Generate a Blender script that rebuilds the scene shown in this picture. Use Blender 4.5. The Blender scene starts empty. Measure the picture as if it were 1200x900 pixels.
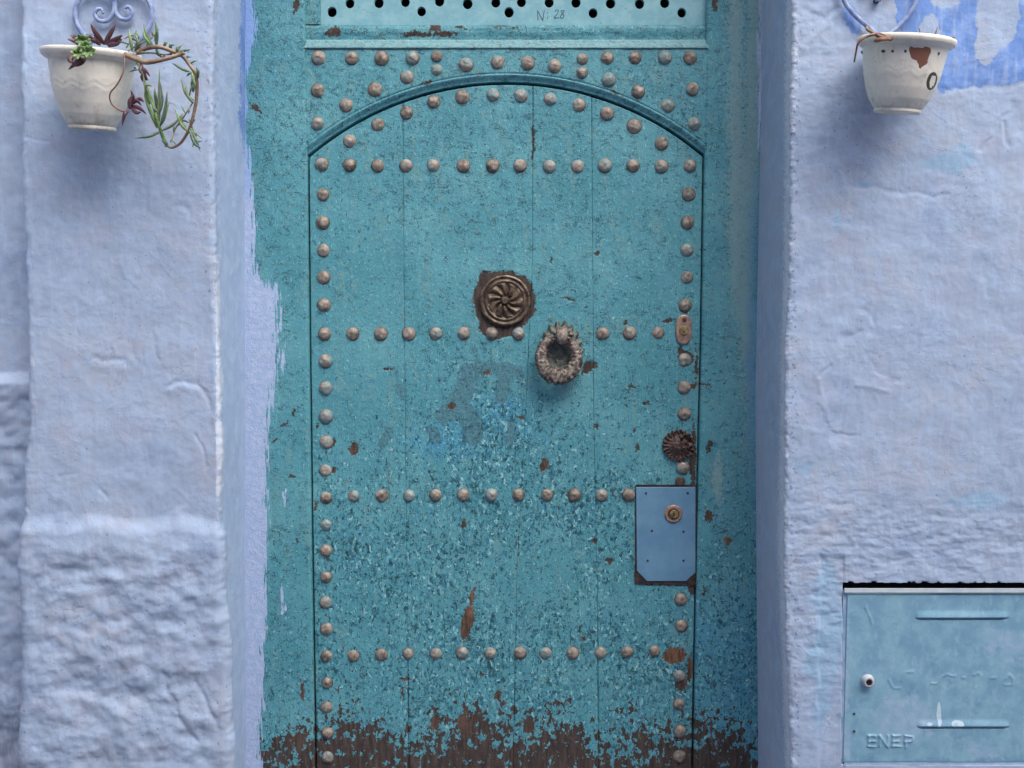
import bpy, math, random
import numpy as np
from mathutils import Vector, Matrix

# ------------------------------------------------------------------ camera
PITCH = math.radians(4.7)
DIST, FPX = 2.6, 1300.0
AIM = np.array([0.0, 0.0, 1.15])
FWD = np.array([0.0, math.cos(PITCH), -math.sin(PITCH)])
UP = np.array([0.0, math.sin(PITCH), math.cos(PITCH)])
CAM = AIM - DIST * FWD
sc = bpy.context.scene
col = sc.collection
cam_d = bpy.data.cameras.new('camera')
cam = bpy.data.objects.new('camera', cam_d)
col.objects.link(cam)
cam.location = CAM
cam.rotation_euler = (math.pi / 2 - PITCH, 0, 0)
cam_d.sensor_width = 36.0
cam_d.lens = 36.0 * FPX / 1200.0
cam_d.clip_end = 200.0
sc.camera = cam

# ------------------------------------------------------------------ sky, sun, exposure
SUN_EL, SUN_AZ = math.radians(54), math.radians(33)      # azimuth: to the right of the wall's normal
sun_dir = Vector((math.sin(SUN_AZ) * math.cos(SUN_EL), -math.cos(SUN_AZ) * math.cos(SUN_EL), math.sin(SUN_EL)))
w = bpy.data.worlds.new('World'); sc.world = w; w.use_nodes = True
wn = w.node_tree.nodes; wl = w.node_tree.links
sky = wn.new('ShaderNodeTexSky'); sky.sky_type = 'NISHITA'; sky.sun_disc = False
sky.sun_elevation = SUN_EL
sky.sun_rotation = math.atan2(sun_dir.x, sun_dir.y)
sky.air_density = 1.0; sky.dust_density = 5.0; sky.ozone_density = 0.6
hs = wn.new('ShaderNodeHueSaturation'); hs.inputs['Saturation'].default_value = 0.42      # thin overcast greys the blue
wl.new(sky.outputs[0], hs.inputs['Color']); wl.new(hs.outputs[0], wn['Background'].inputs[0])
wn['Background'].inputs[1].default_value = 0.15
sd = bpy.data.lights.new('sun', 'SUN'); sd.energy = 0.55; sd.angle = math.radians(70); sd.color = (1.0, 0.96, 0.9)
so = bpy.data.objects.new('sun', sd); col.objects.link(so)
so.rotation_euler = sun_dir.to_track_quat('Z', 'Y').to_euler()
sc.view_settings.view_transform = 'Standard'
sc.view_settings.look = 'None'
sc.view_settings.gamma = 1.0
sc.view_settings.use_curve_mapping = False
sc.view_settings.exposure = 1.20
sc.render.engine = 'CYCLES'
sc.cycles.use_adaptive_sampling = True
sc.cycles.adaptive_threshold = 0.02
sc.cycles.max_bounces = 5
sc.cycles.diffuse_bounces = 3

# ------------------------------------------------------------------ small maths
random.seed(7)
_rng = np.random.RandomState(11)
_perm = np.concatenate([_rng.permutation(512)] * 3)
_gang = _rng.rand(512) * 2 * math.pi
_gx, _gy = np.cos(_gang), np.sin(_gang)

def pn(x, y, seed=0):
    xi = np.floor(x).astype(np.int64); yi = np.floor(y).astype(np.int64)
    xf = x - xi; yf = y - yi
    u = xf * xf * xf * (xf * (xf * 6 - 15) + 10); v = yf * yf * yf * (yf * (yf * 6 - 15) + 10)
    def g(ix, iy, dx, dy):
        h = _perm[_perm[(ix + seed * 37) % 512] + (iy + seed * 91) % 512] % 512
        return _gx[h] * dx + _gy[h] * dy
    a = g(xi, yi, xf, yf); b = g(xi + 1, yi, xf - 1, yf)
    c = g(xi, yi + 1, xf, yf - 1); d = g(xi + 1, yi + 1, xf - 1, yf - 1)
    return ((a + u * (b - a)) * (1 - v) + (c + u * (d - c)) * v) * 1.5

def fbm(x, y, size, oct=4, seed=0, rough=0.5, billow=False):
    out = 0; amp = 1.0; tot = 0
    for k in range(oct):
        n = pn(x / size + 13.7 * k, y / size - 7.3 * k, seed + k)
        out = out + amp * (2 * np.abs(n) - 0.6 if billow else n); tot += amp
        amp *= rough; size *= 0.5
    return out / tot * 1.4

def sstep(a, b, x):
    t = np.clip((x - a) / (b - a), 0, 1)
    return t * t * (3 - 2 * t)

def unproj(px, py, Y):
    px = np.asarray(px, float); py = np.asarray(py, float)
    dx = (px - 600) / FPX; du = (450 - py) / FPX
    dy = FWD[1] + du * UP[1]; dz = FWD[2] + du * UP[2]
    t = (Y - CAM[1]) / dy
    return CAM[0] + t * dx, CAM[2] + t * dz

def P(px, py, Y):
    x, z = unproj(px, py, Y)
    return Vector((float(x), float(Y), float(z)))

def proj(x, y, z):
    rx = x - CAM[0]; ry = y - CAM[1]; rz = z - CAM[2]
    d = ry * FWD[1] + rz * FWD[2]
    return 600 + FPX * rx / d, 450 - FPX * (ry * UP[1] + rz * UP[2]) / d

def zs_of(py, Y): return float(unproj(600, py, Y)[1])

def edge_fn(pts, Y):
    """table of (px, py) along a near vertical line in the plane Y -> x as a function of z"""
    xs, zz = unproj([p[0] for p in pts], [p[1] for p in pts], Y)
    o = np.argsort(zz); zz = zz[o]; xs = xs[o]
    return lambda z: np.interp(z, zz, xs)

def seg_dist(px, py, pts):
    d = np.full(np.shape(px), 1e9)
    for (ax, ay), (bx, by) in zip(pts[:-1], pts[1:]):
        vx, vy = bx - ax, by - ay
        t = np.clip(((px - ax) * vx + (py - ay) * vy) / (vx * vx + vy * vy + 1e-9), 0, 1)
        d = np.minimum(d, np.hypot(px - ax - t * vx, py - ay - t * vy))
    return d

def poly_sd(px, py, pts):
    """signed distance, positive inside"""
    d = seg_dist(px, py, pts + [pts[0]])
    ins = np.zeros(np.shape(px), bool)
    n = len(pts)
    for i in range(n):
        (ax, ay), (bx, by) = pts[i], pts[(i + 1) % n]
        c = ((ay > py) != (by > py)) & (px < (bx - ax) * (py - ay) / ((by - ay) if by != ay else 1e-9) + ax)
        ins ^= c
    return np.where(ins, d, -d)

def ell(px, py, cx, cy, a, b, rot=0.0):
    c, s = math.cos(math.radians(rot)), math.sin(math.radians(rot))
    dx, dy = px - cx, py - cy
    u = dx * c + dy * s; v = -dx * s + dy * c
    return (1 - np.hypot(u / a, v / b)) * min(a, b)

def gauss(px, py, cx, cy, a, b):
    return np.exp(-0.5 * (((px - cx) / a) ** 2 + ((py - cy) / b) ** 2))

def S(r, g, b, k=1.0):
    f = lambda c: (c / 255 / 12.92) if c / 255 <= 0.04045 else ((c / 255 + 0.055) / 1.055) ** 2.4
    return (f(r) * k, f(g) * k, f(b) * k, 1.0)

# ------------------------------------------------------------------ scene helpers
def link(o, parent=None):
    col.objects.link(o)
    if parent is not None: o.parent = parent
    return o

def thing(name, label, cat, loc=(0, 0, 0), group=None):
    o = link(bpy.data.objects.new(name, None))
    o.location = loc; o.empty_display_size = 0.05
    tag(o, label, cat, group)
    return o

def tag(o, label, cat, group=None):
    o['label'] = label; o['category'] = cat
    if group: o['group'] = group
    return o

def add(name, me, mat, parent=None, shift=True):
    """link a mesh given in world coordinates; under a parent it is moved into the parent's frame"""
    o = bpy.data.objects.new(name, me)
    if mat is not None:
        me.materials.clear(); me.materials.append(mat)
    link(o, parent)
    if parent is not None and shift:
        base = Vector((0, 0, 0)); q = parent
        while q is not None: base += Vector(q.location); q = q.parent
        o.location = -base
    return o

def grid_mesh(name, X, Y, Z, attrs=None, smooth=True):
    nj, ni = X.shape
    me = bpy.data.meshes.new(name)
    co = np.stack([X, Y, Z], -1).reshape(-1, 3).astype(np.float32)
    idx = np.arange(nj * ni).reshape(nj, ni)
    q = np.stack([idx[:-1, :-1], idx[:-1, 1:], idx[1:, 1:], idx[1:, :-1]], -1).reshape(-1, 4)
    me.vertices.add(len(co)); me.vertices.foreach_set('co', co.ravel())
    me.loops.add(q.size); me.loops.foreach_set('vertex_index', q.ravel().astype(np.int32))
    me.polygons.add(len(q))
    me.polygons.foreach_set('loop_start', np.arange(0, q.size, 4, dtype=np.int32))
    me.polygons.foreach_set('loop_total', np.full(len(q), 4, np.int32))
    me.polygons.foreach_set('use_smooth', np.full(len(q), smooth, bool))
    me.update(calc_edges=True)
    for k, a in (attrs or {}).items():
        at = me.attributes.new(k, 'FLOAT', 'POINT')
        at.data.foreach_set('value', np.ascontiguousarray(a, dtype=np.float32).ravel())
    return me

def py_mesh(name, verts, faces, smooth=True):
    me = bpy.data.meshes.new(name)
    me.from_pydata([tuple(v) for v in verts], [], faces)
    me.update()
    me.polygons.foreach_set('use_smooth', np.full(len(me.polygons), smooth, bool))
    return me

def merged(parts):
    vs, fs = [], []
    for v, f in parts:
        o = len(vs); vs += list(v); fs += [tuple(i + o for i in q) for q in f]
    return vs, fs

def box_vf(x0, x1, y0, y1, z0, z1):
    v = [(x0, y0, z0), (x1, y0, z0), (x1, y1, z0), (x0, y1, z0), (x0, y0, z1), (x1, y0, z1), (x1, y1, z1), (x0, y1, z1)]
    return v, [(0, 1, 5, 4), (1, 2, 6, 5), (2, 3, 7, 6), (3, 0, 4, 7), (4, 5, 6, 7), (3, 2, 1, 0)]

def smooth_path(pts, n=8):
    pts = [Vector(p) for p in pts]
    if len(pts) < 3: return [pts[0].lerp(pts[-1], i / n) for i in range(n + 1)]
    out = []
    ext = [pts[0] * 2 - pts[1]] + pts + [pts[-1] * 2 - pts[-2]]
    for i in range(1, len(ext) - 2):
        a, b, c, d = ext[i - 1:i + 3]
        for k in range(n):
            t = k / n
            out.append(0.5 * ((2 * b) + (c - a) * t + (2 * a - 5 * b + 4 * c - d) * t * t + (3 * b - a - 3 * c + d) * t ** 3))
    out.append(pts[-1])
    return out

def tube_vf(path, radii, seg=10, flat=(1.0, 1.0), side=None):
    """radii: a number, or a function of 0..1; flat: cross-section scale"""
    n = len(path)
    rf = radii if callable(radii) else (lambda t: radii)
    t0 = (path[1] - path[0]).normalized()
    s = Vector(side) if side is not None else (Vector((0, 1, 0)) if abs(t0.y) < 0.9 else Vector((1, 0, 0)))
    vs, fs = [], []
    for i, p in enumerate(path):
        t = (path[min(i + 1, n - 1)] - path[max(i - 1, 0)]).normalized()
        s = (s - t * s.dot(t)).normalized(); b = t.cross(s)
        r = rf(i / (n - 1))
        for k in range(seg):
            a = 2 * math.pi * k / seg
            vs.append(p + s * (math.cos(a) * r * flat[0]) + b * (math.sin(a) * r * flat[1]))
    for i in range(n - 1):
        for k in range(seg):
            k2 = (k + 1) % seg
            fs.append((i * seg + k, i * seg + k2, (i + 1) * seg + k2, (i + 1) * seg + k))
    fs.append(tuple(reversed(range(seg)))); fs.append(tuple((n - 1) * seg + k for k in range(seg)))
    return vs, fs

def lathe_arrays(profile, seg):
    """profile [(r, h)] -> X, H, Yarr of shape (len(profile), seg+1), axis = z"""
    a = np.linspace(0, 2 * math.pi, seg + 1)
    r = np.array([p[0] for p in profile])[:, None]; h = np.array([p[1] for p in profile])[:, None]
    return r * np.cos(a)[None], r * np.sin(a)[None], h + 0 * a[None], a[None] + 0 * r

# ------------------------------------------------------------------ node helpers
class M:
    def __init__(s, name):
        s.m = bpy.data.materials.new(name); s.m.use_nodes = True
        s.t = s.m.node_tree; s.t.nodes.clear()
        s.out = s.t.nodes.new('ShaderNodeOutputMaterial')
        s.bsdf = s.t.nodes.new('ShaderNodeBsdfPrincipled')
        s.t.links.new(s.bsdf.outputs[0], s.out.inputs[0])
        s.tc = s.t.nodes.new('ShaderNodeTexCoord')
        s.geo = None; s.dim = '3D'
    def node(s, t): return s.t.nodes.new(t)
    def put(s, inp, v):
        if hasattr(v, 'is_output'): s.t.links.new(v, inp)
        elif v is not None: inp.default_value = v
    def pos(s):                                    # world position: every still object keeps its own grain
        if s.geo is None: s.geo = s.node('ShaderNodeNewGeometry')
        return s.geo.outputs['Position']
    def flat(s):                                   # unrolled wall coordinates (along the wall, up, 0)
        n = s.node('ShaderNodeSeparateXYZ'); s.put(n.inputs[0], s.pos())
        c = s.node('ShaderNodeCombineXYZ')
        s.put(c.inputs[0], s.math('MULTIPLY_ADD', n.outputs[1], 0.9, n.outputs[0])); s.put(c.inputs[1], n.outputs[2])
        s.dim = '2D'
        return c.outputs[0]
    def rand(s):
        n = s.node('ShaderNodeObjectInfo'); return n.outputs['Random']
    def attr(s, name):
        n = s.node('ShaderNodeAttribute'); n.attribute_name = name; return n.outputs['Fac']
    def mapv(s, v, scale=(1, 1, 1), loc=(0, 0, 0), rot=(0, 0, 0)):
        n = s.node('ShaderNodeMapping'); s.put(n.inputs['Vector'], v)
        n.inputs['Scale'].default_value = scale; n.inputs['Location'].default_value = loc; n.inputs['Rotation'].default_value = rot
        return n.outputs[0]
    def noise(s, v, scale, detail=4, rough=0.5, dist=0.0, color=False):
        n = s.node('ShaderNodeTexNoise'); n.noise_dimensions = s.dim; s.put(n.inputs['Vector'], v)
        n.inputs['Scale'].default_value = scale; n.inputs['Detail'].default_value = detail
        n.inputs['Roughness'].default_value = rough; n.inputs['Distortion'].default_value = dist
        return n.outputs['Color' if color else 'Fac']
    def voro(s, v, scale, feature='F1', rnd=1.0, out='Distance'):
        n = s.node('ShaderNodeTexVoronoi'); n.voronoi_dimensions = s.dim; n.feature = feature; s.put(n.inputs['Vector'], v)
        n.inputs['Scale'].default_value = scale; n.inputs['Randomness'].default_value = rnd
        return n.outputs[out]
    def math(s, op, a, b=None, c=None, clamp=False):
        n = s.node('ShaderNodeMath'); n.operation = op; n.use_clamp = clamp
        s.put(n.inputs[0], a); s.put(n.inputs[1], b)
        if c is not None: s.put(n.inputs[2], c)
        return n.outputs[0]
    def vadd(s, a, b, k=1.0):
        n = s.node('ShaderNodeVectorMath'); n.operation = 'MULTIPLY_ADD'
        s.put(n.inputs[0], b); n.inputs[1].default_value = (k, k, k); s.put(n.inputs[2], a)
        return n.outputs[0]
    def step(s, v, a, b, lo=0.0, hi=1.0):
        n = s.node('ShaderNodeMapRange'); n.interpolation_type = 'SMOOTHSTEP'; n.clamp = True
        s.put(n.inputs['Value'], v); s.put(n.inputs['From Min'], a); s.put(n.inputs['From Max'], b)
        s.put(n.inputs['To Min'], lo); s.put(n.inputs['To Max'], hi)
        return n.outputs[0]
    def mix(s, f, a, b, blend='MIX'):
        n = s.node('ShaderNodeMix'); n.data_type = 'RGBA'; n.blend_type = blend
        s.put(n.inputs[0], f); s.put(n.inputs[6], a); s.put(n.inputs[7], b)
        return n.outputs[2]
    def ramp(s, f, stops):
        n = s.node('ShaderNodeValToRGB'); s.put(n.inputs[0], f)
        e = n.color_ramp.elements
        while len(e) < len(stops): e.new(0.5)
        for q, (p, c) in zip(e, stops): q.position = p; q.color = c
        return n.outputs[0]
    def finish(s, color, rough=0.6, height=None, bump=1.0, dist=0.001, metal=0.0, spec=0.4):
        s.put(s.bsdf.inputs['Base Color'], color); s.put(s.bsdf.inputs['Roughness'], rough)
        s.put(s.bsdf.inputs['Metallic'], metal); s.put(s.bsdf.inputs['Specular IOR Level'], spec)
        if height is not None:
            b = s.node('ShaderNodeBump'); b.inputs['Strength'].default_value = bump; b.inputs['Distance'].default_value = dist
            s.put(b.inputs['Height'], height); s.t.links.new(b.outputs[0], s.bsdf.inputs['Normal'])
        return s.m

# ------------------------------------------------------------------ materials
def mat_plaster():
    m = M('limewash_plaster'); p = m.flat()
    a = m.attr('tone'); b = m.noise(p, 22, 4, 0.6); c = m.noise(p, 130, 3, 0.65)
    base = m.ramp(a, [(0.30, S(144, 162, 190)), (0.5, S(153, 168, 191)), (0.72, S(163, 172, 189))])
    base = m.mix(m.step(b, 0.42, 0.66), base, S(157, 175, 200))
    base = m.mix(m.math('MULTIPLY', m.step(m.attr('mott'), 0.50, 0.66), 0.45), base, S(165, 170, 188))
    rev = m.attr('rev')
    base = m.mix(rev, base, m.mix(m.step(b, 0.4, 0.65), S(162, 182, 212), S(174, 191, 217)))
    blue = m.math('ADD', m.attr('blue'), m.math('MULTIPLY', m.math('SUBTRACT', c, 0.5), 0.7))
    bc = m.mix(m.step(b, 0.4, 0.65), S(104, 138, 196), S(126, 156, 208))
    base = m.mix(m.step(blue, 0.46, 0.56), base, bc)
    k70 = m.math('SUBTRACT', m.noise(m.mapv(p, loc=(5, 2, 0)), 65, 4, 0.7), 0.5)
    teal = m.math('MULTIPLY_ADD', k70, 1.1, m.attr('teal'))
    base = m.mix(m.math('MULTIPLY', m.step(teal, 0.5, 0.8), 0.7), base, S(136, 172, 200))
    base = m.mix(m.math('MULTIPLY', m.step(m.math('MULTIPLY_ADD', m.math('SUBTRACT', c, 0.5), 0.9, m.attr('pale')), 0.45, 0.65), 0.75), base, S(204, 210, 222))
    dirt = m.math('MULTIPLY_ADD', k70, -0.9, m.attr('dirt'))
    base = m.mix(m.math('MULTIPLY', m.step(dirt, 0.45, 0.9), 0.65), base, S(116, 119, 136))
    spot = m.step(m.math('ADD', m.noise(p, 110, 1, 0.5), m.attr('pit')), 0.80, 0.82)
    base = m.mix(m.math('MULTIPLY', spot, 0.6), base, S(88, 100, 136))
    scuff = m.step(m.noise(m.mapv(p, (26, 6, 1), rot=(0, 0, 0.3)), 1.0, 4, 0.7), 0.62, 0.70)
    base = m.mix(m.math('MULTIPLY', scuff, 0.3), base, S(146, 156, 188))
    n7 = m.noise(m.mapv(p, loc=(8, 3, 0)), 7.5, 5, 0.58, 0.4)
    line = m.step(m.math('ABSOLUTE', m.math('SUBTRACT', n7, 0.5)), 0.0, 0.009, 1.0, 0.0)
    line = m.math('MULTIPLY', line, m.step(a, 0.54, 0.64))
    base = m.mix(m.math('MULTIPLY', line, 0.35), base, S(112, 122, 156))
    amt = m.step(n7, 0.40, 0.62, 0.35, 1.0)
    brush = m.noise(m.mapv(p, (70, 10, 1), rot=(0, 0, -0.7)), 1.0, 3, 0.6)
    base = m.mix(m.math('MULTIPLY', m.step(brush, 0.52, 0.66), 0.35), base, S(168, 180, 204))
    h = m.math('MULTIPLY', m.math('MULTIPLY_ADD', c, 0.35, m.math('MULTIPLY', b, 1.2)), amt)
    h = m.math('MULTIPLY_ADD', brush, 0.12, m.math('MULTIPLY_ADD', line, -0.25, h))
    return m.finish(base, 0.75, h, 0.36, 0.004, spec=0.25)

def mat_door():
    """layers: bare wood < old blue and turquoise coats < teal top coat < pale overpaint; attributes say where each is gone"""
    m = M('peeling_teal_paint'); p = m.flat()
    n65 = m.noise(p, 65, 4, 0.6); n210 = m.noise(m.mapv(p, (1, 0.5, 1), loc=(1, 2, 0)), 210, 3, 0.6); n260 = m.noise(m.mapv(p, loc=(3, 1, 0)), 330, 2, 0.6)
    n130 = m.noise(m.mapv(p, loc=(9, 5, 0)), 130, 4, 0.65)
    # wood
    grain = m.noise(m.mapv(p, (110, 16, 1)), 1.0, 4, 0.65)
    wood = m.ramp(grain, [(0.3, S(50, 42, 39)), (0.55, S(70, 59, 54)), (0.75, S(88, 75, 69))])
    wood = m.mix(m.attr('raw'), wood, m.ramp(grain, [(0.35, S(70, 50, 38)), (0.65, S(130, 94, 72))]))
    # old coats
    wob = m.noise(p, 55, 2, 0.5, color=True)
    pw = m.vadd(p, wob, 0.014)
    cell = m.voro(m.mapv(pw, (1, 0.55, 1)), 210, out='Color')
    sx = m.node('ShaderNodeSeparateColor'); m.put(sx.inputs[0], cell)
    old = m.ramp(sx.outputs[0], [(0.0, S(32, 68, 76)), (0.2, S(50, 98, 108)), (0.38, S(60, 122, 146)), (0.55, S(72, 138, 150)), (0.80, S(92, 153, 161)), (0.98, S(142, 190, 194))])
    # top coat
    t1 = m.attr('tone'); t2 = m.attr('streak')
    top = m.ramp(t1, [(0.32, S(72, 134, 144)), (0.5, S(81, 143, 154)), (0.68, S(96, 154, 161))])
    top = m.mix(m.step(t2, 0.48, 0.72), top, S(72, 134, 153))
    sprk = m.step(n65, 0.42, 0.60, 0.15, 1.0)
    top = m.mix(m.math('MULTIPLY', m.math('MULTIPLY', m.step(n210, 0.60, 0.68), 0.75), sprk), top, S(140, 192, 198))
    top = m.mix(m.math('MULTIPLY', m.math('MULTIPLY', m.step(n260, 0.32, 0.42, 1.0, 0.0), 0.35), sprk), top, S(52, 104, 116))
    top = m.mix(m.math('MULTIPLY', m.step(m.math('MULTIPLY_ADD', m.math('SUBTRACT', n65, 0.5), 0.5, t2), 0.54, 0.66), 0.6), top, S(106, 150, 146))
    slate = m.math('MULTIPLY_ADD', m.math('SUBTRACT', n65, 0.5), -0.8, m.attr('slate'))
    
    # flaking of the top coat
    nA = m.noise(m.mapv(pw, (1, 0.8, 1)), 62, 5, 0.72)
    fA = m.math('MULTIPLY_ADD', nA, 0.75, m.math('MULTIPLY', n210, 0.25))
    fA = m.math('MULTIPLY_ADD', m.math('SUBTRACT', m.attr('flake'), 0.5), 0.40, fA)
    m1 = m.step(fA, 0.5, 0.525)
    az = m.step(m.math('MULTIPLY_ADD', m.math('SUBTRACT', nA, 0.5), 1.6, m.attr('azure')), 0.5, 0.56)
    top = m.mix(m.math('MULTIPLY', az, 0.8), top, m.mix(m.step(n130, 0.45, 0.6), S(56, 128, 164), S(80, 154, 182)))
    c = m.mix(m1, top, old)
    c = m.mix(m.math('MULTIPLY', m.step(slate, 0.5, 0.55), 0.88), c, m.mix(m.step(n130, 0.4, 0.6), S(66, 110, 122), S(84, 126, 136)))
    # hairline checks running with the grain
    nV = m.noise(m.mapv(p, (46, 2.6, 1), loc=(1, 5, 0)), 1.0, 3, 0.6)
    vl = m.math('MULTIPLY', m.step(m.math('ABSOLUTE', m.math('SUBTRACT', nV, 0.52)), 0.003, 0.010, 1.0, 0.0), m.step(n65, 0.44, 0.54))
    c = m.mix(m.math('MULTIPLY', vl, m.step(m.attr('flake'), 0.1, 0.45, 0.25, 0.75)), c, S(34, 70, 82))
    # dark crack fragments
    cw = m.vadd(p, wob, 0.04)
    v1 = m.voro(m.mapv(cw, (1.0, 1.3, 1)), 40, 'DISTANCE_TO_EDGE')
    nC = m.noise(m.mapv(p, (0.75, 1.25, 1), loc=(4, 2, 0)), 34, 4, 0.62, 0.6)
    ckm = m.math('MULTIPLY_ADD', m.math('SUBTRACT', m.attr('crack'), 0.5), 0.5, m.attr('crackn'))
    l1 = m.math('MULTIPLY', m.step(v1, 0.012, 0.045, 1.0, 0.0), m.step(ckm, 0.48, 0.54))
    l2 = m.math('MULTIPLY', m.step(m.math('ABSOLUTE', m.math('SUBTRACT', nC, 0.5)), 0.006, 0.018, 1.0, 0.0), m.step(ckm, 0.43, 0.50))
    ck = m.math('MAXIMUM', m.math('MULTIPLY', l1, 0.95), m.math('MULTIPLY', l2, 0.85))
    c = m.mix(m.math('MULTIPLY', ck, 0.9), c, S(30, 62, 74))
    # dark pits
    pit = m.step(m.math('MULTIPLY_ADD', m.attr('flake'), 0.10, m.noise(m.mapv(p, loc=(9, 2, 0)), 115, 2, 0.55)), 0.725, 0.745)
    c = m.mix(m.math('MULTIPLY', pit, 0.9), c, S(40, 62, 70))
    # bare wood
    nB = m.math('MULTIPLY_ADD', m.noise(m.mapv(pw, (1, 0.7, 1), loc=(4, 4, 0)), 60, 4, 0.64), 0.85, m.math('MULTIPLY', n210, 0.15))
    fB = m.math('MULTIPLY_ADD', m.math('SUBTRACT', m.attr('bare'), 0.5), 0.55, nB)
    m2 = m.step(fB, 0.5, 0.512)
    chip = m.step(m.math('MULTIPLY_ADD', m.math('SUBTRACT', n130, 0.5), 1.1, m.attr('chip')), 0.52, 0.56)
    m2 = m.math('MAXIMUM', m2, chip)
    rim = m.math('MULTIPLY', m.step(fB, 0.42, 0.48), m.math('SUBTRACT', 1.0, m2))
    c = m.mix(m.math('MULTIPLY', rim, 0.6), c, S(88, 164, 178))
    c = m.mix(m2, c, wood)
    # pale limewash slopped over the jamb
    br = m.noise(m.mapv(p, (150, 14, 1)), 1.0, 4, 0.65)
    pal = m.step(m.math('MULTIPLY_ADD', m.math('SUBTRACT', br, 0.5), 1.7, m.attr('pale')), 0.48, 0.58)
    pc = m.mix(m.attr('blue'), m.mix(m.step(n65, 0.4, 0.65), S(156, 174, 205), S(170, 184, 210)), S(126, 158, 208))
    c = m.mix(pal, c, pc)
    smear = m.math('MULTIPLY', m.step(m.math('MULTIPLY_ADD', m.math('SUBTRACT', n130, 0.5), 1.0, m.attr('smear')), 0.45, 0.7), 0.6)
    c = m.mix(smear, c, m.mix(m.attr('blue'), S(140, 164, 162), S(108, 146, 180)))
    h = m.math('MULTIPLY_ADD', n130, 0.6, m.math('MULTIPLY', n65, 0.8))
    h = m.math('MULTIPLY_ADD', n260, 0.35, h)
    h = m.math('MULTIPLY_ADD', m.attr('bare'), -0.6, h)
    r = m.step(m2, 0, 1, 0.5, 0.8)
    return m.finish(c, r, h, 0.8, 0.0022, spec=0.35)

def mat_metal(name, stops, rough=0.5, metal=0.35, scale=60, paint=None, bump=0.35):
    m = M(name); p = m.pos(); r = m.rand()
    n = m.noise(p, scale, 6, 0.65)
    n = m.math('ADD', n, m.math('MULTIPLY', m.math('SUBTRACT', r, 0.5), 0.16))
    c = m.ramp(n, stops)
    c = m.mix(m.math('MULTIPLY', m.step(m.noise(p, scale * 5, 3, 0.6), 0.56, 0.7), 0.45), c, stops[0][1])
    if paint is not None:
        k = m.math('ADD', m.noise(m.mapv(p, loc=(2, 8, 4)), 45, 5, 0.65), m.math('MULTIPLY', m.math('SUBTRACT', r, 0.5), 0.22))
        pm = m.step(k, 0.6, 0.66)
        c = m.mix(m.math('MULTIPLY', pm, 0.8), c, paint)
    return m.finish(c, rough, m.noise(p, scale * 3, 4, 0.6), bump, 0.0015, metal=metal, spec=0.5)

def mat_simple(name, a, b, scale=40, rough=0.6, bump=0.3, dist=0.001, spec=0.4, metal=0.0):
    m = M(name); p = m.pos()
    n = m.noise(p, scale, 5, 0.6)
    return m.finish(m.mix(m.step(n, 0.35, 0.68), a, b), rough, m.noise(p, scale * 4, 4, 0.6), bump, dist, spec=spec, metal=metal)

def mat_leaf(name, a, b, tip):
    m = M(name); p = m.pos()
    n = m.noise(p, 55, 4, 0.6)
    c = m.mix(m.step(n, 0.35, 0.65), a, b)
    c = m.mix(m.math('MULTIPLY', m.step(m.math('ADD', m.rand(), m.math('MULTIPLY', n, 0.4)), 0.75, 1.2), 0.8), c, tip)
    return m.finish(c, 0.42, m.noise(p, 300, 3, 0.6), 0.25, 0.0006, spec=0.5)

PLASTER = mat_plaster()
DOOR = mat_door()
def mat_stud():
    m = M('weathered_stud_metal'); p = m.pos(); r = m.rand()
    n = m.math('ADD', m.noise(p, 60, 4, 0.65), m.math('MULTIPLY', m.math('SUBTRACT', r, 0.5), 0.18))
    c = m.ramp(n, [(0.28, S(80, 75, 68)), (0.46, S(132, 121, 110)), (0.70, S(158, 149, 140))])
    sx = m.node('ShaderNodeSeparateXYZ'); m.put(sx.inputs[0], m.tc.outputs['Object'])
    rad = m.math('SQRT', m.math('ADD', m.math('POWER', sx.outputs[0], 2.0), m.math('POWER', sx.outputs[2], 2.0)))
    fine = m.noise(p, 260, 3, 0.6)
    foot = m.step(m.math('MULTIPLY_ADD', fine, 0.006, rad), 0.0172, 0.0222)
    c = m.mix(m.math('MULTIPLY', foot, 0.75), c, S(66, 62, 58))  # shading round the stud's base, painted in as a dark rim
    dot = m.math('MULTIPLY', m.step(m.math('MULTIPLY_ADD', fine, 0.012, rad), 0.007, 0.012, 1.0, 0.0), m.step(m.math('FRACT', m.math('MULTIPLY', r, 7.3)), 0.45, 0.5))
    c = m.mix(m.math('MULTIPLY', dot, 0.6), c, S(92, 76, 66))
    k = m.math('ADD', m.noise(m.mapv(p, loc=(2, 8, 4)), 45, 4, 0.65), m.math('MULTIPLY', m.math('SUBTRACT', r, 0.5), 0.3))
    c = m.mix(m.math('MULTIPLY', m.step(k, 0.56, 0.64), 0.7), c, S(104, 136, 138))
    return m.finish(c, 0.5, m.noise(p, 200, 3, 0.6), 0.45, 0.0015, metal=0.1, spec=0.4)
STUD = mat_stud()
BRONZE = mat_metal('dull_bronze', [(0.35, S(62, 50, 42)), (0.52, S(112, 96, 80)), (0.7, S(150, 134, 116))], 0.45, 0.35, 50)
PEWTER = mat_metal('flaking_grey_metal', [(0.38, S(56, 48, 44)), (0.52, S(128, 116, 106)), (0.66, S(164, 153, 142))], 0.55, 0.15, 110, S(124, 112, 104))
VERDIGRIS = mat_metal('dull_green_grey_metal', [(0.3, S(70, 76, 70)), (0.5, S(112, 116, 106)), (0.7, S(146, 140, 128))], 0.55, 0.15, 70, S(84, 132, 138))
RUST = mat_metal('rusty_brown_metal', [(0.35, S(44, 34, 32)), (0.55, S(78, 60, 54)), (0.72, S(112, 92, 82))], 0.6, 0.25, 80)
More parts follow.
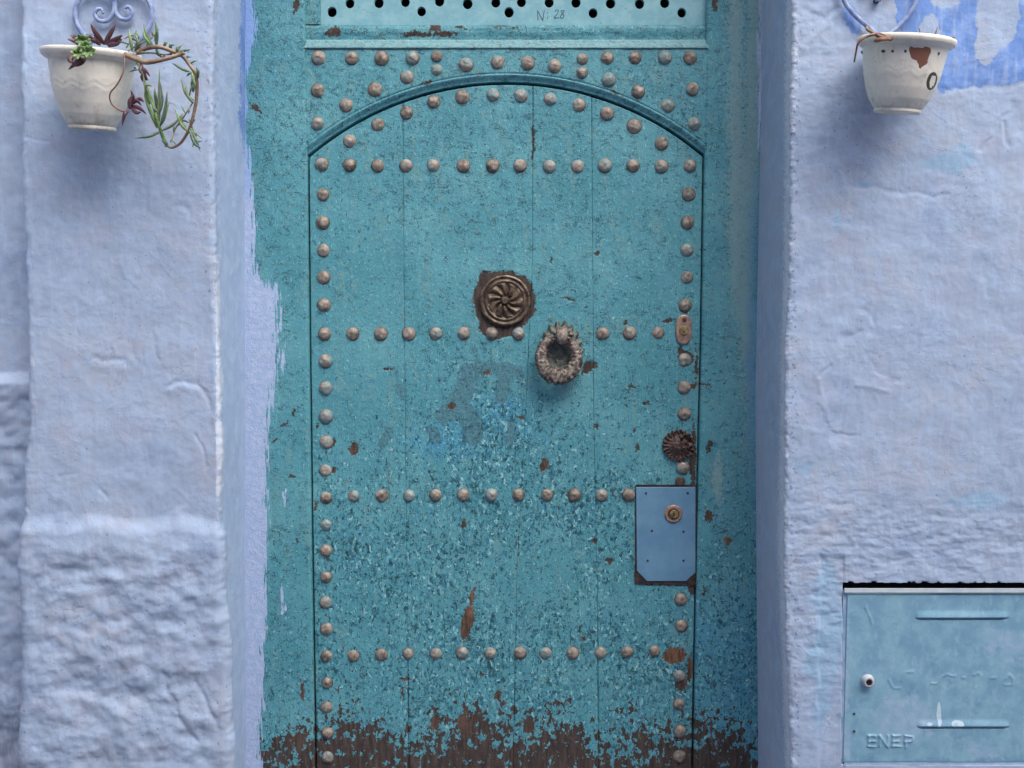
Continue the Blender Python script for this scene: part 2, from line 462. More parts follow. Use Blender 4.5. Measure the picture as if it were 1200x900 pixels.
PINKBRASS = mat_metal('pinkish_brass', [(0.35, S(116, 84, 76)), (0.55, S(160, 128, 112)), (0.72, S(178, 156, 120))], 0.45, 0.25, 50)
BRASS = mat_metal('old_brass', [(0.35, S(96, 76, 50)), (0.55, S(150, 128, 86)), (0.72, S(176, 160, 120))], 0.4, 0.5, 60)
DARK = mat_simple('dark_void', S(14, 14, 16), S(22, 22, 24), rough=0.9)
PLATE = mat_simple('slate_blue_enamel', S(90, 130, 158), S(102, 142, 168), 18, 0.45, 0.25)
IRON = mat_simple('blue_grey_painted_iron', S(108, 126, 168), S(150, 164, 196), 60, 0.5, 0.5)
SOIL = mat_simple('potting_soil', S(46, 36, 28), S(84, 66, 50), 90, 0.95, 1.0, 0.004)
INK = mat_simple('faded_ink', S(66, 96, 116), S(84, 116, 132), 120, 0.8)

# ------------------------------------------------------------------ ground
def ground():
    xs = np.linspace(-6, 6, 60); ys = np.linspace(-8, 2.5, 60)
    X, Y = np.meshgrid(xs, ys); Z = -0.16 + 0.006 * fbm(X, Y, 0.8, 3, 5)
    m = M('worn_stone_paving'); p = m.pos()
    v = m.voro(p, 3.2, 'DISTANCE_TO_EDGE'); n = m.noise(p, 20, 6, 0.65)
    c = m.mix(m.step(n, 0.35, 0.65), S(118, 116, 118), S(150, 150, 156)); c = m.mix(m.step(v, 0.01, 0.04, 1.0, 0.0), c, S(70, 70, 74))
    o = add('pavement', grid_mesh('pavement', X, Y, Z), m.finish(c, 0.8, m.math('ADD', n, m.step(v, 0.0, 0.06)), 0.6, 0.01))
    o['kind'] = 'structure'
    v, f = box_vf(-0.735, 0.735, -0.02, 0.42, -0.17, 0.012)
    o = add('threshold', py_mesh('threshold', v, f, False), mat_simple('threshold_stone', S(96, 98, 112), S(140, 146, 168), 14, 0.8, 0.6, 0.004))
    o['kind'] = 'structure'
ground()

# ------------------------------------------------------------------ plastered walls
YJ = 0.30                                         # front of the door frame
Z_LO, Z_HI = -0.2, 3.4

def zsamples(step):
    lo, hi = 0.12, 2.2
    return np.concatenate([np.arange(Z_LO, lo, 0.02), np.arange(lo, hi, step), np.linspace(hi, Z_HI, 40)])

L_OUT = edge_fn([(22, -60), (24, 60), (25, 200), (30, 330), (33, 430), (34, 500), (28, 540), (28, 640), (29, 760), (27, 860), (27, 960)], 0.0)
L_IN = edge_fn([(250, -60), (250, 100), (251, 300), (255, 420), (258, 520), (257, 600), (259, 700), (264, 760), (267, 860), (269, 960)], 0.0)
R_IN = edge_fn([(929, -60), (929, 60), (927, 160), (925, 300), (921, 430), (920, 520), (919, 640), (922, 740), (926, 840), (929, 960)], 0.0)
LB = edge_fn([(288, -60), (287, 300), (287, 900)], YJ)
RB = edge_fn([(894, -60), (892, 120), (888, 300), (885, 450), (886, 640), (887, 760), (888, 960)], YJ)

def wall_path(z, xa, xb, xc, side, n_ret, n_front, n_rev, ya, r=0.013, front_dist=None):
    """rows of plan points: return face at x=xa (y ya..r), rounded corner, front y=0, rounded corner, reveal to (xc, YJ+.02).
    side=+1: reveal on the right end (left pier); side=-1: mirrored (right wall)"""
    Xs, Ys, NX, NY, TAG = [], [], [], [], []
    def pt(x, y, nx, ny, t):
        Xs.append(x); Ys.append(np.broadcast_to(y, z.shape) * 1.0); NX.append(np.broadcast_to(nx, z.shape) * 1.0)
        NY.append(np.broadcast_to(ny, z.shape) * 1.0); TAG.append(t)
    s = side
    for t in np.linspace(0, 1, n_ret): pt(xa + 0 * z, ya + (r - ya) * t, -s, 0.0, 0)
    for a in np.linspace(0, math.pi / 2, 9)[1:]: pt(xa + s * r * (1 - math.cos(a)), r * (1 - math.sin(a)), -s * math.cos(a), -math.sin(a), 1)
    fd = np.linspace(0, 1, n_front) if front_dist is None else front_dist
    for t in fd[1:-1]: pt((xa + s * r) * (1 - t) + (xb - s * r) * t, 0.0, 0.0, -1.0, 2)
    for a in np.linspace(math.pi / 2, 0, 9): pt(xb - s * r * (1 - math.cos(a)), r * (1 - math.sin(a)), s * math.cos(a), -math.sin(a), 3)
    for t in np.linspace(0, 1, n_rev)[1:]: pt(xb + (xc - xb) * t, r + (YJ + 0.03 - r) * t, s * 1.0, 0.0, 4)
    return np.stack(Xs, 1), np.stack(Ys, 1), np.stack(NX, 1), np.stack(NY, 1), np.array(TAG)

def left_pier():
    z = zsamples(0.0027)
    X, Y, NX, NY, T = wall_path(z, L_OUT(z), L_IN(z), LB(z), 1, 14, 176, 60, 0.2)
    Z = np.repeat(z[:, None], X.shape[1], 1)
    px, py = proj(X, Y, Z)
    s = X + Y * np.where(T[None] >= 3, 1.0, -1.0)           # unrolled coordinate
    front = np.isin(T, (0, 1, 2, 3))[None] * 1.0
    fade = np.where(T[None] == 4, sstep(0.16, 0.03, Y), 1.0)
    d = 5.0 * fbm(s, Z, 0.30, 3, 1) + 1.2 * fbm(s, Z, 0.075, 3, 2) + 0.4 * fbm(s, Z, 0.016, 2, 3)
    d = np.where(T[None] == 4, 0.45 * d, d)
    # trowel ridges, dents and cracks of the smooth upper coat
    wx = px + 5 * fbm(px, py, 30, 3, 4); wy = py + 5 * fbm(px, py, 30, 3, 6)
    for pts, wd, am in [([(140, 8), (160, 60), (150, 110)], 10, 1.4), ([(108, 420), (145, 423)], 3.5, -2.2), ([(105, 430), (145, 432)], 4, 1.2),
                        ([(198, 452), (213, 446), (232, 450), (243, 470), (247, 482)], 3.2, -3.0), ([(200, 457), (214, 452), (232, 457)], 4, 1.3),
                        ([(228, 508), (236, 528), (243, 545)], 2.6, -2.2), ([(178, 385), (186, 420)], 4, -1.6), ([(185, 392), (193, 425)], 5, 1.4),
                        ([(70, 560), (90, 553)], 3, -1.5), ([(118, 575), (125, 582)], 2.5, -2.0), ([(205, 570), (222, 590), (208, 600)], 4, 1.5),
                        ([(60, 575), (78, 590)], 5, 1.5), ([(178, 180), (176, 245)], 2.5, 1.0), ([(212, 240), (222, 252)], 3, -1.3),
                        ([(140, 300), (148, 320), (160, 335)], 3, 1.1), ([(52, 332), (80, 345)], 5, 1.0), ([(27, 160), (60, 164)], 2, -1.0)]:
        d = d + (0.55 if am > 0 else 0.8) * am * np.exp(-(seg_dist(wx, wy, pts) / wd) ** 2)
    # rough lower part
    yb = py + 9 * fbm(px, py, 60, 3, 8) - (px - 140) * 0.03
    wpl = sstep(603, 626, yb) * np.where(T[None] == 4, sstep(0.10, 0.0, Y), 1.0)
    rough = sstep(622, 660, yb)
    lump = 4.5 * fbm(s, Z * 1.1, 0.13, 2, 21, 0.5) + 4.6 * fbm(s + 3, Z * 1.1, 0.062, 2, 27, 0.5) + 1.4 * fbm(s, Z, 0.026, 3, 29, 0.5)
    for cx, cy, a, b, am in [(100, 805, 18, 8, -11), (152, 812, 18, 8, -11), (85, 690, 10, 6, 6), (135, 675, 18, 8, 8), (160, 705, 16, 9, 7), (225, 702, 9, 5, -6),
                             (235, 712, 10, 5, -7), (120, 770, 30, 12, 7), (60, 700, 15, 25, 5), (110, 860, 35, 10, 5), (218, 850, 18, 20, 4), (55, 800, 15, 20, 5), (100, 730, 22, 10, -6)]:
        lump = lump + 0.6 * am * gauss(wx, wy, cx, cy, a, b)
    for pts in ([(195, 790), (205, 830), (232, 866)], [(232, 800), (258, 848)]): lump = lump - 3 * np.exp(-(seg_dist(wx, wy, pts) / 3.5) ** 2)
    d = d + wpl * (13 + rough * 1.2 * lump * (0.35 + 0.65 * sstep(25, 52, px) * sstep(272, 236, px)))
    # chipped arris
    edge = np.exp(-((px - np.interp(py, [0, 300, 420, 600, 900], [250, 251, 255, 257, 269])) / 7) ** 2) * np.isin(T, (2, 3, 4))[None]
    d = d + edge * (1.6 * fbm(s, Z, 0.02, 3, 31) + np.where((py > 300) & (py < 620), 1.6, 0.0))
    le = np.isin(T, (0, 1))[None] * 1.0
    d = d + le * 3.0 * fbm(s, Z, 0.05, 3, 33)
    d = d * fade * 0.001
    X = X + NX * d; Y = Y + NY * d
    blue = 0.62 * sstep(272, 284, px + 5 * fbm(px, py, 40, 3, 41)) * sstep(300, 120, py + 30 * fbm(px, py, 40, 2, 42)) * np.isin(T, (4,))[None]
    pale = 0.75 * edge * (0.55 + 0.9 * fbm(px, py, 30, 3, 48)) * sstep(230, 330, py) * sstep(640, 560, py) * np.where(px > 253, 1, .3) + 0.30 * edge  # worn arris, with the light caught on its chips painted in
    pale = pale + 0.3 * np.exp(-((yb - 616) / 9) ** 2) * np.isin(T, (1, 2))[None]  # light caught by the plinth's ledge, painted as a pale band
    teal = 0 * px
    dirt = 0.45 * gauss(px, py, 15, 890, 30, 40) + 0.35 * np.where(T[None] == 4, gauss(px, py, 262, 640, 6, 40), 0) + 0.35 * sstep(820, 900, py) + 0.25 * rough * np.clip(-lump / 12, 0, 1)
    PIT = 0.13 * gauss(px, py, 244, 120, 6, 170) + 0.03 * sstep(640, 700, py)
    me = grid_mesh('left_pier', X, Y, Z, dict(pit=PIT, tone=0.5 + 0.26 * fbm(X + Y, Z, 0.22, 3, 401, 0.55), mott=0.5 + 0.26 * fbm(X + Y, Z, 0.11, 5, 403, 0.65), rev=0.9 * (np.isin(T, (4,))[None] * sstep(0.0, 0.05, Y)) + 0 * X, blue=blue + 0 * X, teal=teal + 0 * X, pale=pale + 0 * X, dirt=dirt + 0 * X))
    tag(add('plaster_pier', me, PLASTER), 'pale lavender plaster pier with lumpy lower half left of the door', 'wall')

BOX_L = edge_fn([(987.5, 600), (988.5, 700), (986.5, 900)], 0.0)
BOX_T, BOX_B = zs_of(683, 0.0), zs_of(896.5, 0.0)

def right_wall():
    z = zsamples(0.0027)
    z = np.sort(np.concatenate([z, [BOX_T - 0.0006, BOX_T + 0.0006, BOX_B - .0006, BOX_B + 0.0006]]))
    far = 2.3
    t = np.concatenate([np.linspace(0, 0.60, 60)[:-1], np.linspace(0.60, 1, 236)])
    X, Y, NX, NY, T = wall_path(z, far + 0 * z, R_IN(z), RB(z), -1, 4, len(t), 60, 0.2, r=0.010, front_dist=t)
    Z = np.repeat(z[:, None], X.shape[1], 1)
    px, py = proj(X, Y, Z)
    s = X - Y * np.where(T[None] >= 3, 1.0, -1.0)
    d = 4.0 * fbm(s, Z, 0.28, 3, 51) + 1.7 * fbm(s, Z, 0.08, 4, 52, 0.55) + 0.35 * fbm(s, Z, 0.018, 3, 53)
    wx = px + 6 * fbm(px, py, 30, 3, 54); wy = py + 6 * fbm(px, py, 30, 3, 56)
    d = np.where(T[None] == 4, 0.4 * d, d)
    ridge = [([(962, 325), (970, 380), (995, 385)], 5, 1.6), ([(958, 440), (968, 490)], 3.5, 2.0), ([(1003, 452), (1043, 458)], 3, 1.8), ([(965, 505), (975, 530)], 6, 1.6),
             ([(1016, 365), (1025, 385), (1020, 390)], 3, -1.6), ([(960, 442), (975, 430)], 2.5, -2.2), ([(1015, 418), (1030, 430), (1048, 445)], 3, -1.6),
             ([(975, 508), (1005, 512)], 2.5, -1.2), ([(985, 395), (1010, 390)], 3, -2.0), ([(980, 190), (995, 230), (985, 270)], 4, 1.6), ([(1000, 215), (1060, 226), (1110, 228)], 3, -1.6),
             ([(1150, 175), (1175, 140), (1190, 120)], 3, -2.0), ([(1178, 145), (1180, 165)], 2.5, -2.0), ([(1090, 205), (1150, 215)], 4, 1.2), ([(985, 20), (960, 35), (945, 55)], 4, 2.2),
             ([(940, 15), (970, 25), (985, 12)], 4, -2.0), ([(1152, 320), (1160, 345)], 4, -1.2), ([(1050, 640), (1110, 650), (1190, 645)], 5, 1.8), ([(1080, 605), (1195, 600)], 5, -1.6),
             ([(1100, 105), (1200, 100)], 3, -1.2), ([(972, 130), (970, 195)], 5, -1.3), ([(1000, 135), (1015, 133)], 4, -1.6)]
    for pts, wd, am in ridge: d = d + (0.6 if am > 0 else 0.8) * am * np.exp(-(seg_dist(wx, wy, pts) / wd) ** 2)
    f = np.isin(T, (2,))[None] * 1.0
    # coarser smears: near the door edge, above the meter box, lower corner
    mask = np.clip(gauss(px, py, 960, 720, 40, 110) + gauss(px, py, 1100, 640, 150, 40) + 0.5 * gauss(px, py, 960, 40, 30, 80), 0, 1)
    d = d + f * mask * (2.2 * fbm(s, Z * 2.6, 0.06, 4, 57, 0.6) + 1.5 * fbm(s, Z, 0.03, 3, 58))
    sm = sstep(955, 962, px + 5 * fbm(px, py, 25, 2, 44)) * sstep(648, 656, py) * (px < 990)
    d = d - 3.0 * sm * f                                     # flatter smeared strip beside the box
    edge = np.exp(-((px - np.interp(py, [0, 160, 300, 520, 640, 900], [929, 927, 925, 920, 919, 928])) / 8) ** 2) * np.isin(T, (2, 3, 4))[None]
    d = d + edge * (2.2 * fbm(s, Z, 0.022, 3, 61) + 1.5 * fbm(s, Z, 0.06, 2, 62))
    fade = np.where(T[None] == 4, sstep(0.16, 0.03, Y), 1.0)
    d = d * fade * 0.001
    # opening of the meter box
    jag = 0.004 * fbm(s, 0 * s + 3, 0.03, 3, 71)
    inbox = (f > 0) & (X > BOX_L(Z)) & (Z < BOX_T + jag) & (Z > BOX_B) & (X < 2.0)
    X = X + NX * d; Y = Y + NY * d
    Y = np.where(inbox, 0.07, Y)
    bl = poly_sd(wx, wy, [(1042, -60), (1500, -60), (1500, 88), (1200, 96), (1150, 101), (1104, 107), (1088, 100), (1085, 40), (1055, 46)])
    pl = np.maximum(poly_sd(wx, wy, [(1146, -60), (1197, -60), (1192, 40), (1172, 60), (1158, 82), (1143, 72)]), np.maximum(ell(wx, wy, 1088, 34, 12, 14, 20), ell(wx, wy, 1108, 0, 17, 8)))
    blue = np.clip(0.5 + np.minimum(bl, -pl) / 10, 0, 1)
    blue = np.maximum(blue, np.clip(0.5 + ell(wx, wy, 998, 22, 10, 16, -25) / 10, 0, 1)) * np.isin(T, (2,))[None]
    blue = blue + 0.55 * np.exp(-((px - np.interp(py, [0, 300, 900], [900, 893, 893])) / 4) ** 2) * np.isin(T, (4,))[None] * sstep(500, 200, py) * 0
    teal = np.zeros_like(px)
    for cx, cy, a, b, k in [(1100, 192, 28, 9, .85), (1128, 178, 18, 14, .7), (1115, 155, 30, 8, .4), (1012, 214, 14, 5, .9), (980, 258, 4, 18, .8), (942, 545, 14, 9, .8), (955, 775, 14, 18, 1.0), (970, 690, 14, 45, .7),
                            (974, 750, 13, 60, .65), (945, 700, 10, 20, .4), (1160, 583, 24, 14, .7), (1120, 590, 40, 8, .5), (930, 300, 6, 120, .5), (1060, 45, 30, 10, .5), (960, 840, 14, 24, .7), (1195, 120, 10, 5, .5)]:
        teal = teal + k * gauss(wx, wy, cx, cy, a, b)
    pale = 0.28 * np.isin(T, (4,))[None] + 0.55 * edge + 0.5 * gauss(wx, wy, 972, 850, 10, 16) + 0.35 * gauss(px, py, 960, 60, 20, 60)
    dirt = 0.0 * np.isin(T, (4,))[None] + 0.4 * gauss(px, py, 1000, 135, 25, 12) + 0.35 * gauss(px, py, 1170, 140, 15, 25) + 0.3 * gauss(px, py, 1020, 225, 25, 5)
    PIT = (0.16 * np.exp(-((px - np.interp(py, [0, 300, 520, 900], [934, 932, 928, 934])) / 7) ** 2) + 0.07 * gauss(px, py, 975, 150, 20, 40) + 0.07 * gauss(px, py, 1130, 225, 40, 20)) * np.isin(T, (2, 3))[None]
    me = grid_mesh('right_wall', X, Y, Z, dict(pit=PIT, tone=0.5 + 0.26 * fbm(X + Y, Z, 0.22, 3, 401, 0.55), mott=0.5 + 0.26 * fbm(X + Y, Z, 0.11, 5, 403, 0.65), rev=0 * X, blue=blue + 0 * X, teal=teal + 0 * X, pale=pale + 0 * X, dirt=dirt + 0 * X))
    tag(add('plaster_wall', me, PLASTER), 'pale blue plaster wall with a brighter blue patch right of the door', 'wall')

def recessed_wall():
    z = zsamples(0.005); xs = np.concatenate([np.linspace(-2.6, -1.82, 60), np.arange(-1.81, -1.0, 0.006)])
    X, Z = np.meshgrid(xs, z); Y0 = 0.15
    px, py = proj(X, Y0 + 0 * X, Z)
    yb = py + 10 * fbm(px, py, 40, 3, 81)
    low = sstep(436, 450, yb)
    d = 4 * fbm(X, Z, 0.2, 3, 82) + low * (28 + 10 * fbm(X, Z, 0.12, 3, 83, 0.5, True)) + sstep(520, 530, yb) * -6 + 1.2 * fbm(X, Z, 0.03, 3, 84)
    Y = Y0 - d * 0.001
    dirt = 0.25 + 0.35 * low * sstep(600, 900, py) + 0.5 * gauss(px, py, 0, 900, 30, 40)
    PIT = 0 * X
    me = grid_mesh('recessed_wall', X, Y, Z, dict(pit=PIT, tone=0.5 + 0.26 * fbm(X + Y, Z, 0.22, 3, 401, 0.55), mott=0.5 + 0.26 * fbm(X + Y, Z, 0.11, 5, 403, 0.65), rev=0 * X, blue=0 * X, teal=0.2 + 0 * X, pale=0.1 * low, dirt=dirt))
    tag(add('recessed_wall', me, PLASTER), 'shaded strip of set-back plaster wall at far left beside the pier', 'wall')

def lintel():
    xs = np.linspace(-0.86, 0.86, 90); ys = np.linspace(0, 1, 90)
    X, T = np.meshgrid(xs, ys)
    # soffit, then face going up
    Y = np.where(T < 0.3, 0.34 - T / 0.3 * 0.34, 0.0); Z = np.where(T < 0.3, 2.77, 2.77 + (T - 0.3) / 0.7 * 0.6)
    d = 0.004 * fbm(X, Z + Y, 0.2, 4, 88)
    PIT = 0 * X
    me = grid_mesh('lintel', X, Y - d * (T > 0.3) - 0.001, Z - d * (T <= 0.3), dict(pit=PIT, tone=0.5 + 0.26 * fbm(X + Y, Z, 0.22, 3, 401, 0.55), mott=0.5 + 0.26 * fbm(X + Y, Z, 0.11, 5, 403, 0.65), rev=0 * X, blue=0 * X, teal=0 * X, pale=0 * X, dirt=0 * X))
    tag(add('plaster_lintel', me, PLASTER), 'plaster lintel spanning the doorway above the pierced panel', 'wall')

def added_alley_wall():  # unseen wall, added so the light falls mainly from above
    v, f = box_vf(-9, 9, -3.9, -3.45, -0.2, 4.4)
    o = add('added_alley_wall', py_mesh('added_alley_wall', v, f, False), mat_simple('far_plaster', S(150, 164, 200), S(178, 188, 212), 3, 0.8, 0.5, 0.01))
    o['kind'] = 'structure'
added_alley_wall()
left_pier(); right_wall(); recessed_wall(); lintel()

# ------------------------------------------------------------------ door: geometry constants
YL = 0.312                                        # face of the door leaf
GL = edge_fn([(361.5, 180), (363.5, 400), (366.5, 640), (370, 900)], YL)     # left gap
GR = edge_fn([(824.5, 180), (821, 400), (815.5, 640), (811.5, 900)], YL)     # right gap
GAP = 0.0048
ZB = 0.03
A1, A2, A0 = P(361, 181, YL), P(826, 181, YL), P(592, 95.5, YL)
ax = (A1.x + A2.x) / 2; hw = (A2.x - A1.x) / 2; rise = A0.z - (A1.z + A2.z) / 2
ARC_R = (hw * hw + rise * rise) / (2 * rise); ARC_Z = A0.z - ARC_R
SPRING = (A1.z + A2.z) / 2
def arch(x, off=0.0):
    return ARC_Z + np.sqrt(np.maximum((ARC_R + off) ** 2 - (x - ax) ** 2, 1e-6))

# photographed positions of the wear on leaf and frame (cx, cy, half width, half height, angle, raw tint)
CHIPS = [(591, 353, 38, 38, 0, 0), (585, 382, 26, 16, 0, 0), (570, 330, 12, 14, 0, 0), (625, 165, 3, 30, 2, 0), (548, 730, 8, 24, 12, .5), (553, 700, 4, 16, 8, 1), (790, 768, 15, 11, 0, 1), (808, 785, 5, 22, 4, .6),
         (415, 526, 8, 8, 0, .2), (666, 350, 12, 3, 8, 0), (803, 420, 11, 9, 0, 0), (816, 430, 3, 30, 2, 0), (812, 453, 9, 4, 0, .3), (812, 540, 5, 60, 0, 0), (785, 683, 42, 5, 0, 0), (812, 690, 5, 10, 0, 0),
         (750, 676, 8, 8, 0, 0), (812, 674, 8, 10, 0, 0), (637, 545, 6, 9, 10, .3), (610, 490, 5, 4, 0, .3), (529, 476, 6, 5, 0, .2), (570, 436, 4, 5, 0, .4), (543, 614, 4, 8, 0, 0), (583, 815, 6, 5, 0, .3), (683, 749, 5, 4, 0, .2),
         (391, 551, 6, 4, 0, 0), (391, 518, 4, 6, 0, 0), (698, 634, 4, 5, 0, .2), (714, 657, 7, 5, 0, 0), (474, 797, 9, 3, 0, .2), (472, 812, 3, 12, 0, .3), (798, 800, 8, 12, 0, 0), (372, 500, 3, 6, 0, .2), (370, 592, 3, 10, 0, .4),
         (455, 433, 8, 3, -8, 0), (645, 305, 3, 8, 0, 0), (757, 472, 4, 4, 0, 0), (743, 505, 3, 4, 30, .2), (746, 525, 4, 8, 0, 0), (740, 453, 5, 4, 0, 0), (732, 377, 4, 4, 0, 0), (783, 377, 8, 4, 0, 0), (797, 410, 4, 10, 0, 0),
         (690, 430, 10, 8, -30, 0), (700, 297, 4, 4, 0, 0), (380, 300, 3, 3, 0, 0), (700, 500, 3, 3, 0, 0), (510, 845, 7, 12, 0, .2), (545, 850, 10, 14, 0, .2), (620, 850, 8, 12, 0, .1)]
FRAME_CHIPS = [(347, 6, 5, 12, 8, 0), (838, 3, 5, 14, 0, 0), (391, 38, 10, 7, 0, 0), (394, 33, 4, 7, 0, 0), (490, 40, 26, 4.5, 0, 0), (520, 40, 17, 5.5, 0, 0), (510, 33, 10, 5, 0, 0), (540, 32, 11, 3, 0, 0), (583, 32, 9, 3, 0, 0), (600, 34, 12, 2.0, 0, 0), (588, 31, 10, 2.2, 0, 0),
               (500, 97, 10, 3, -12, 0), (720, 108, 8, 3, 14, 0), (831, 523, 4, 13, 4, 0), (831, 605, 7, 8, 0, .2), (836, 615, 2, 10, -10, 0), (853, 634, 5, 6, 0, .6), (843, 638, 2, 10, 0, 0), (826, 452, 10, 3, 0, .2), (825, 695, 3, 8, 0, 0),
               (355, 810, 4, 14, 0, .2), (352, 868, 9, 12, 0, .2), (349, 633, 4, 4, 0, 0), (345, 483, 3, 10, 20, 0), (333, 497, 10, 3, -25, 0), (322, 515, 8, 3, -25, 0), (866, 560, 2, 3, 0, 0), (855, 338, 3, 3, 0, 0), (300, 126, 12, 4, 40, 0),
               (869, 530, 2, 2, 0, 0), (851, 460, 3, 3, 0, 0), (341, 557, 7, 3, 0, 0)]

def wear(px, py, chips, frame=False):
    wx = px + 3.0 * fbm(px, py, 12, 3, 101); wy = py + 3.0 * fbm(px, py, 12, 3, 103)
    big = fbm(px, py, 120, 3, 105); mid = fbm(px, py, 45, 3, 107)
    chip = np.full(px.shape, -9.0); raw = np.zeros(px.shape)
    for cx, cy, a, b, r, k in chips:
        e = ell(wx, wy, cx, cy, a, b, r)
        e = e - 1.0
        raw = np.where(e > -3, np.maximum(raw, k), raw)
        chip = np.maximum(chip, e)
    chip = np.clip(0.5 + chip / 7.0, 0, 1)
    flake = 0.11 + 0.10 * sstep(200, 420, py) + 0.26 * sstep(430, 620, py) + 0.08 * sstep(640, 820, py)
    flake = flake + 0.30 * gauss(wx, wy, 560, 480, 62, 42) + 0.12 * gauss(px, py, 640, 560, 90, 60) + 0.12 * big + 0.16 * mid
    flake = flake - 0.10 * gauss(px, py, 420, 420, 60, 90)
    bot = np.interp(px, [300, 360, 400, 440, 500, 540, 580, 630, 680, 720, 780, 830, 860, 900], [905, 862, 838, 858, 868, 838, 846, 862, 850, 874, 858, 850, 858, 880])
    bare = 0.02 + 0.32 * sstep(-75, 0, py - bot + 22 * mid) + 0.27 * sstep(-20, 40, py - bot + 30 * mid)
    bare = bare + 0.10 * sstep(560, 800, py) + 0.06 * np.clip(mid, 0, 1)
    slate = np.full(px.shape, -9.0)
    for pts, wd in (([(548, 432), (575, 430), (603, 436)], 8), ([(553, 436), (538, 468), (520, 488)], 11), ([(590, 440), (588, 468)], 8), ([(535, 470), (552, 492), (556, 512)], 11), ([(600, 500), (598, 515)], 6), ([(455, 505), (450, 520)], 5), ([(470, 455), (472, 462)], 5), ([(557, 410), (558, 415)], 4), ([(640, 538), (636, 552)], 5), ([(505, 505), (512, 515)], 6)):
        slate = np.maximum(slate, wd - seg_dist(wx + 2 * mid, wy, pts))
    slate = np.clip(0.5 + slate / 12, 0, 1)
    azure = 0.70 * gauss(wx, wy, 585, 488, 46, 36) + 0.52 * gauss(wx, wy, 510, 520, 60, 24) + 0.27 * sstep(520, 700, py) + 0.2 * gauss(wx, wy, 660, 560, 70, 40)
    if frame: slate = 0 * px; azure = 0.3 * sstep(600, 760, py)
    crack = 0.40 + 0.10 * sstep(340, 120, py) + 0.10 * big + 0.14 * mid - 0.12 * gauss(px, py, 430, 440, 60, 90)
    z = np.zeros(px.shape)
    return dict(flake=flake, bare=bare, chip=chip, raw=raw, tone=0.5 + 0.26 * fbm(px, py, 90, 4, 141, 0.6), streak=0.5 + 0.24 * fbm(px, py * 0.25, 15, 3, 143, 0.6), crackn=0.5 + 0.24 * fbm(px, py, 11, 3, 145, 0.6), slate=slate, azure=azure + z, crack=crack + z, pale=z, blue=z, smear=z)

# ------------------------------------------------------------------ door leaf
door = thing('studded_door', 'weathered teal plank door with an arched top and rows of studs', 'door', (ax, YL, ZB))

def plank_edges():
    s1 = edge_fn([(472, 150), (474, 400), (479, 900)], YL)
    s2 = edge_fn([(624.5, 100), (624, 300), (616, 480), (606, 660), (601, 900)], YL)
    s3 = edge_fn([(693, 100), (696, 500), (700, 700), (701.5, 900)], YL)
    return [lambda z: GL(z) + GAP * 0.5, s1, s2, s3, lambda z: GR(z) - GAP * 0.5]

def plank(xl, xr, k):
    z0 = np.full(3, 1.0)
    wid = float(xr(1.0) - xl(1.0)); n = int(wid / 0.0025)
    u = np.concatenate([[0, 0], [0.0010 / wid, 0.003 / wid], np.linspace(0.006 / wid, 1 - 0.006 / wid, n), [1 - 0.003 / wid, 1 - 0.0010 / wid], [1, 1]])
    nz = 800
    t = np.concatenate([[0, 0], np.linspace(0.0005, 0.9992, nz), [1, 1]])
    U, T = np.meshgrid(u, t)
    Z = ZB + T * 1.7
    for _ in range(4):
        X = xl(Z) + U * (xr(Z) - xl(Z))
        Z = ZB + T * (arch(X, -0.009) - ZB)
    px, py = proj(X, YL + 0 * X, Z)
    de = np.minimum(U, 1 - U) * wid
    open_ = 0.24 + 0.76 * np.clip(sstep(250, 80, py) + sstep(740, 800, py), 0, 1)
    Y = YL + 0.0022 * open_ * np.exp(-de / 0.0016)
    Y = Y - 0.0016 * fbm(X, Z, 0.22, 3, 110 + k) - 0.0008 * fbm(X * 1.0, Z * 0.35, 0.035, 3, 120 + k) + 0.0012 * pn(Z / 0.5, 0 * Z + k * 3.3, 3)
    a = wear(px, py, CHIPS)
    # the seams: paint broken where the joint has opened
    seam = np.exp(-de / 0.0022) * np.clip(open_ - 0.25 + 0.5 * fbm(px, py, 30, 3, 130), 0, 1)
    a['chip'] = np.maximum(a['chip'], 0.62 * seam)
    Y = Y + 0.0012 * (a['chip'] > 0.5)
    back = 0.038
    Y[:, 0] = YL + back; Y[:, -1] = YL + back; Y[0, :] = YL + back; Y[-1, :] = YL + back
    X2 = X.copy()
    me = grid_mesh('plank', X2, Y, Z, a)
    return add('plank', me, DOOR, door)

ed = plank_edges()
for k in range(4):
    l, r = ed[k], ed[k + 1]
    plank((lambda z, l=l: l(z) + 0.0003), (lambda z, r=r: r(z) - 0.0003), k)
# backing of the leaf (ledges behind the planks)
xs = np.linspace(float(GL(1.0)) + 0.006, float(GR(1.0)) - 0.006, 60)
top = arch(xs, -0.016)
vs = [(x, YL + 0.03, ZB + 0.005) for x in xs] + [(x, YL + 0.03, z) for x, z in zip(xs, top)] + [(x, YL + 0.05, ZB + 0.005) for x in xs] + [(x, YL + 0.05, z) for x, z in zip(xs, top)]
n = len(xs); fs = [(i, i + 1, n + i + 1, n + i) for i in range(n - 1)] + [(2 * n + i + 1, 2 * n + i, 3 * n + i, 3 * n + i + 1) for i in range(n - 1)] + [(n + i, n + i + 1, 3 * n + i + 1, 3 * n + i) for i in range(n - 1)]
add('backing_board', py_mesh('backing_board', vs, fs, False), mat_simple('old_dark_wood', S(40, 32, 28), S(58, 46, 40), 30, 0.85), door)

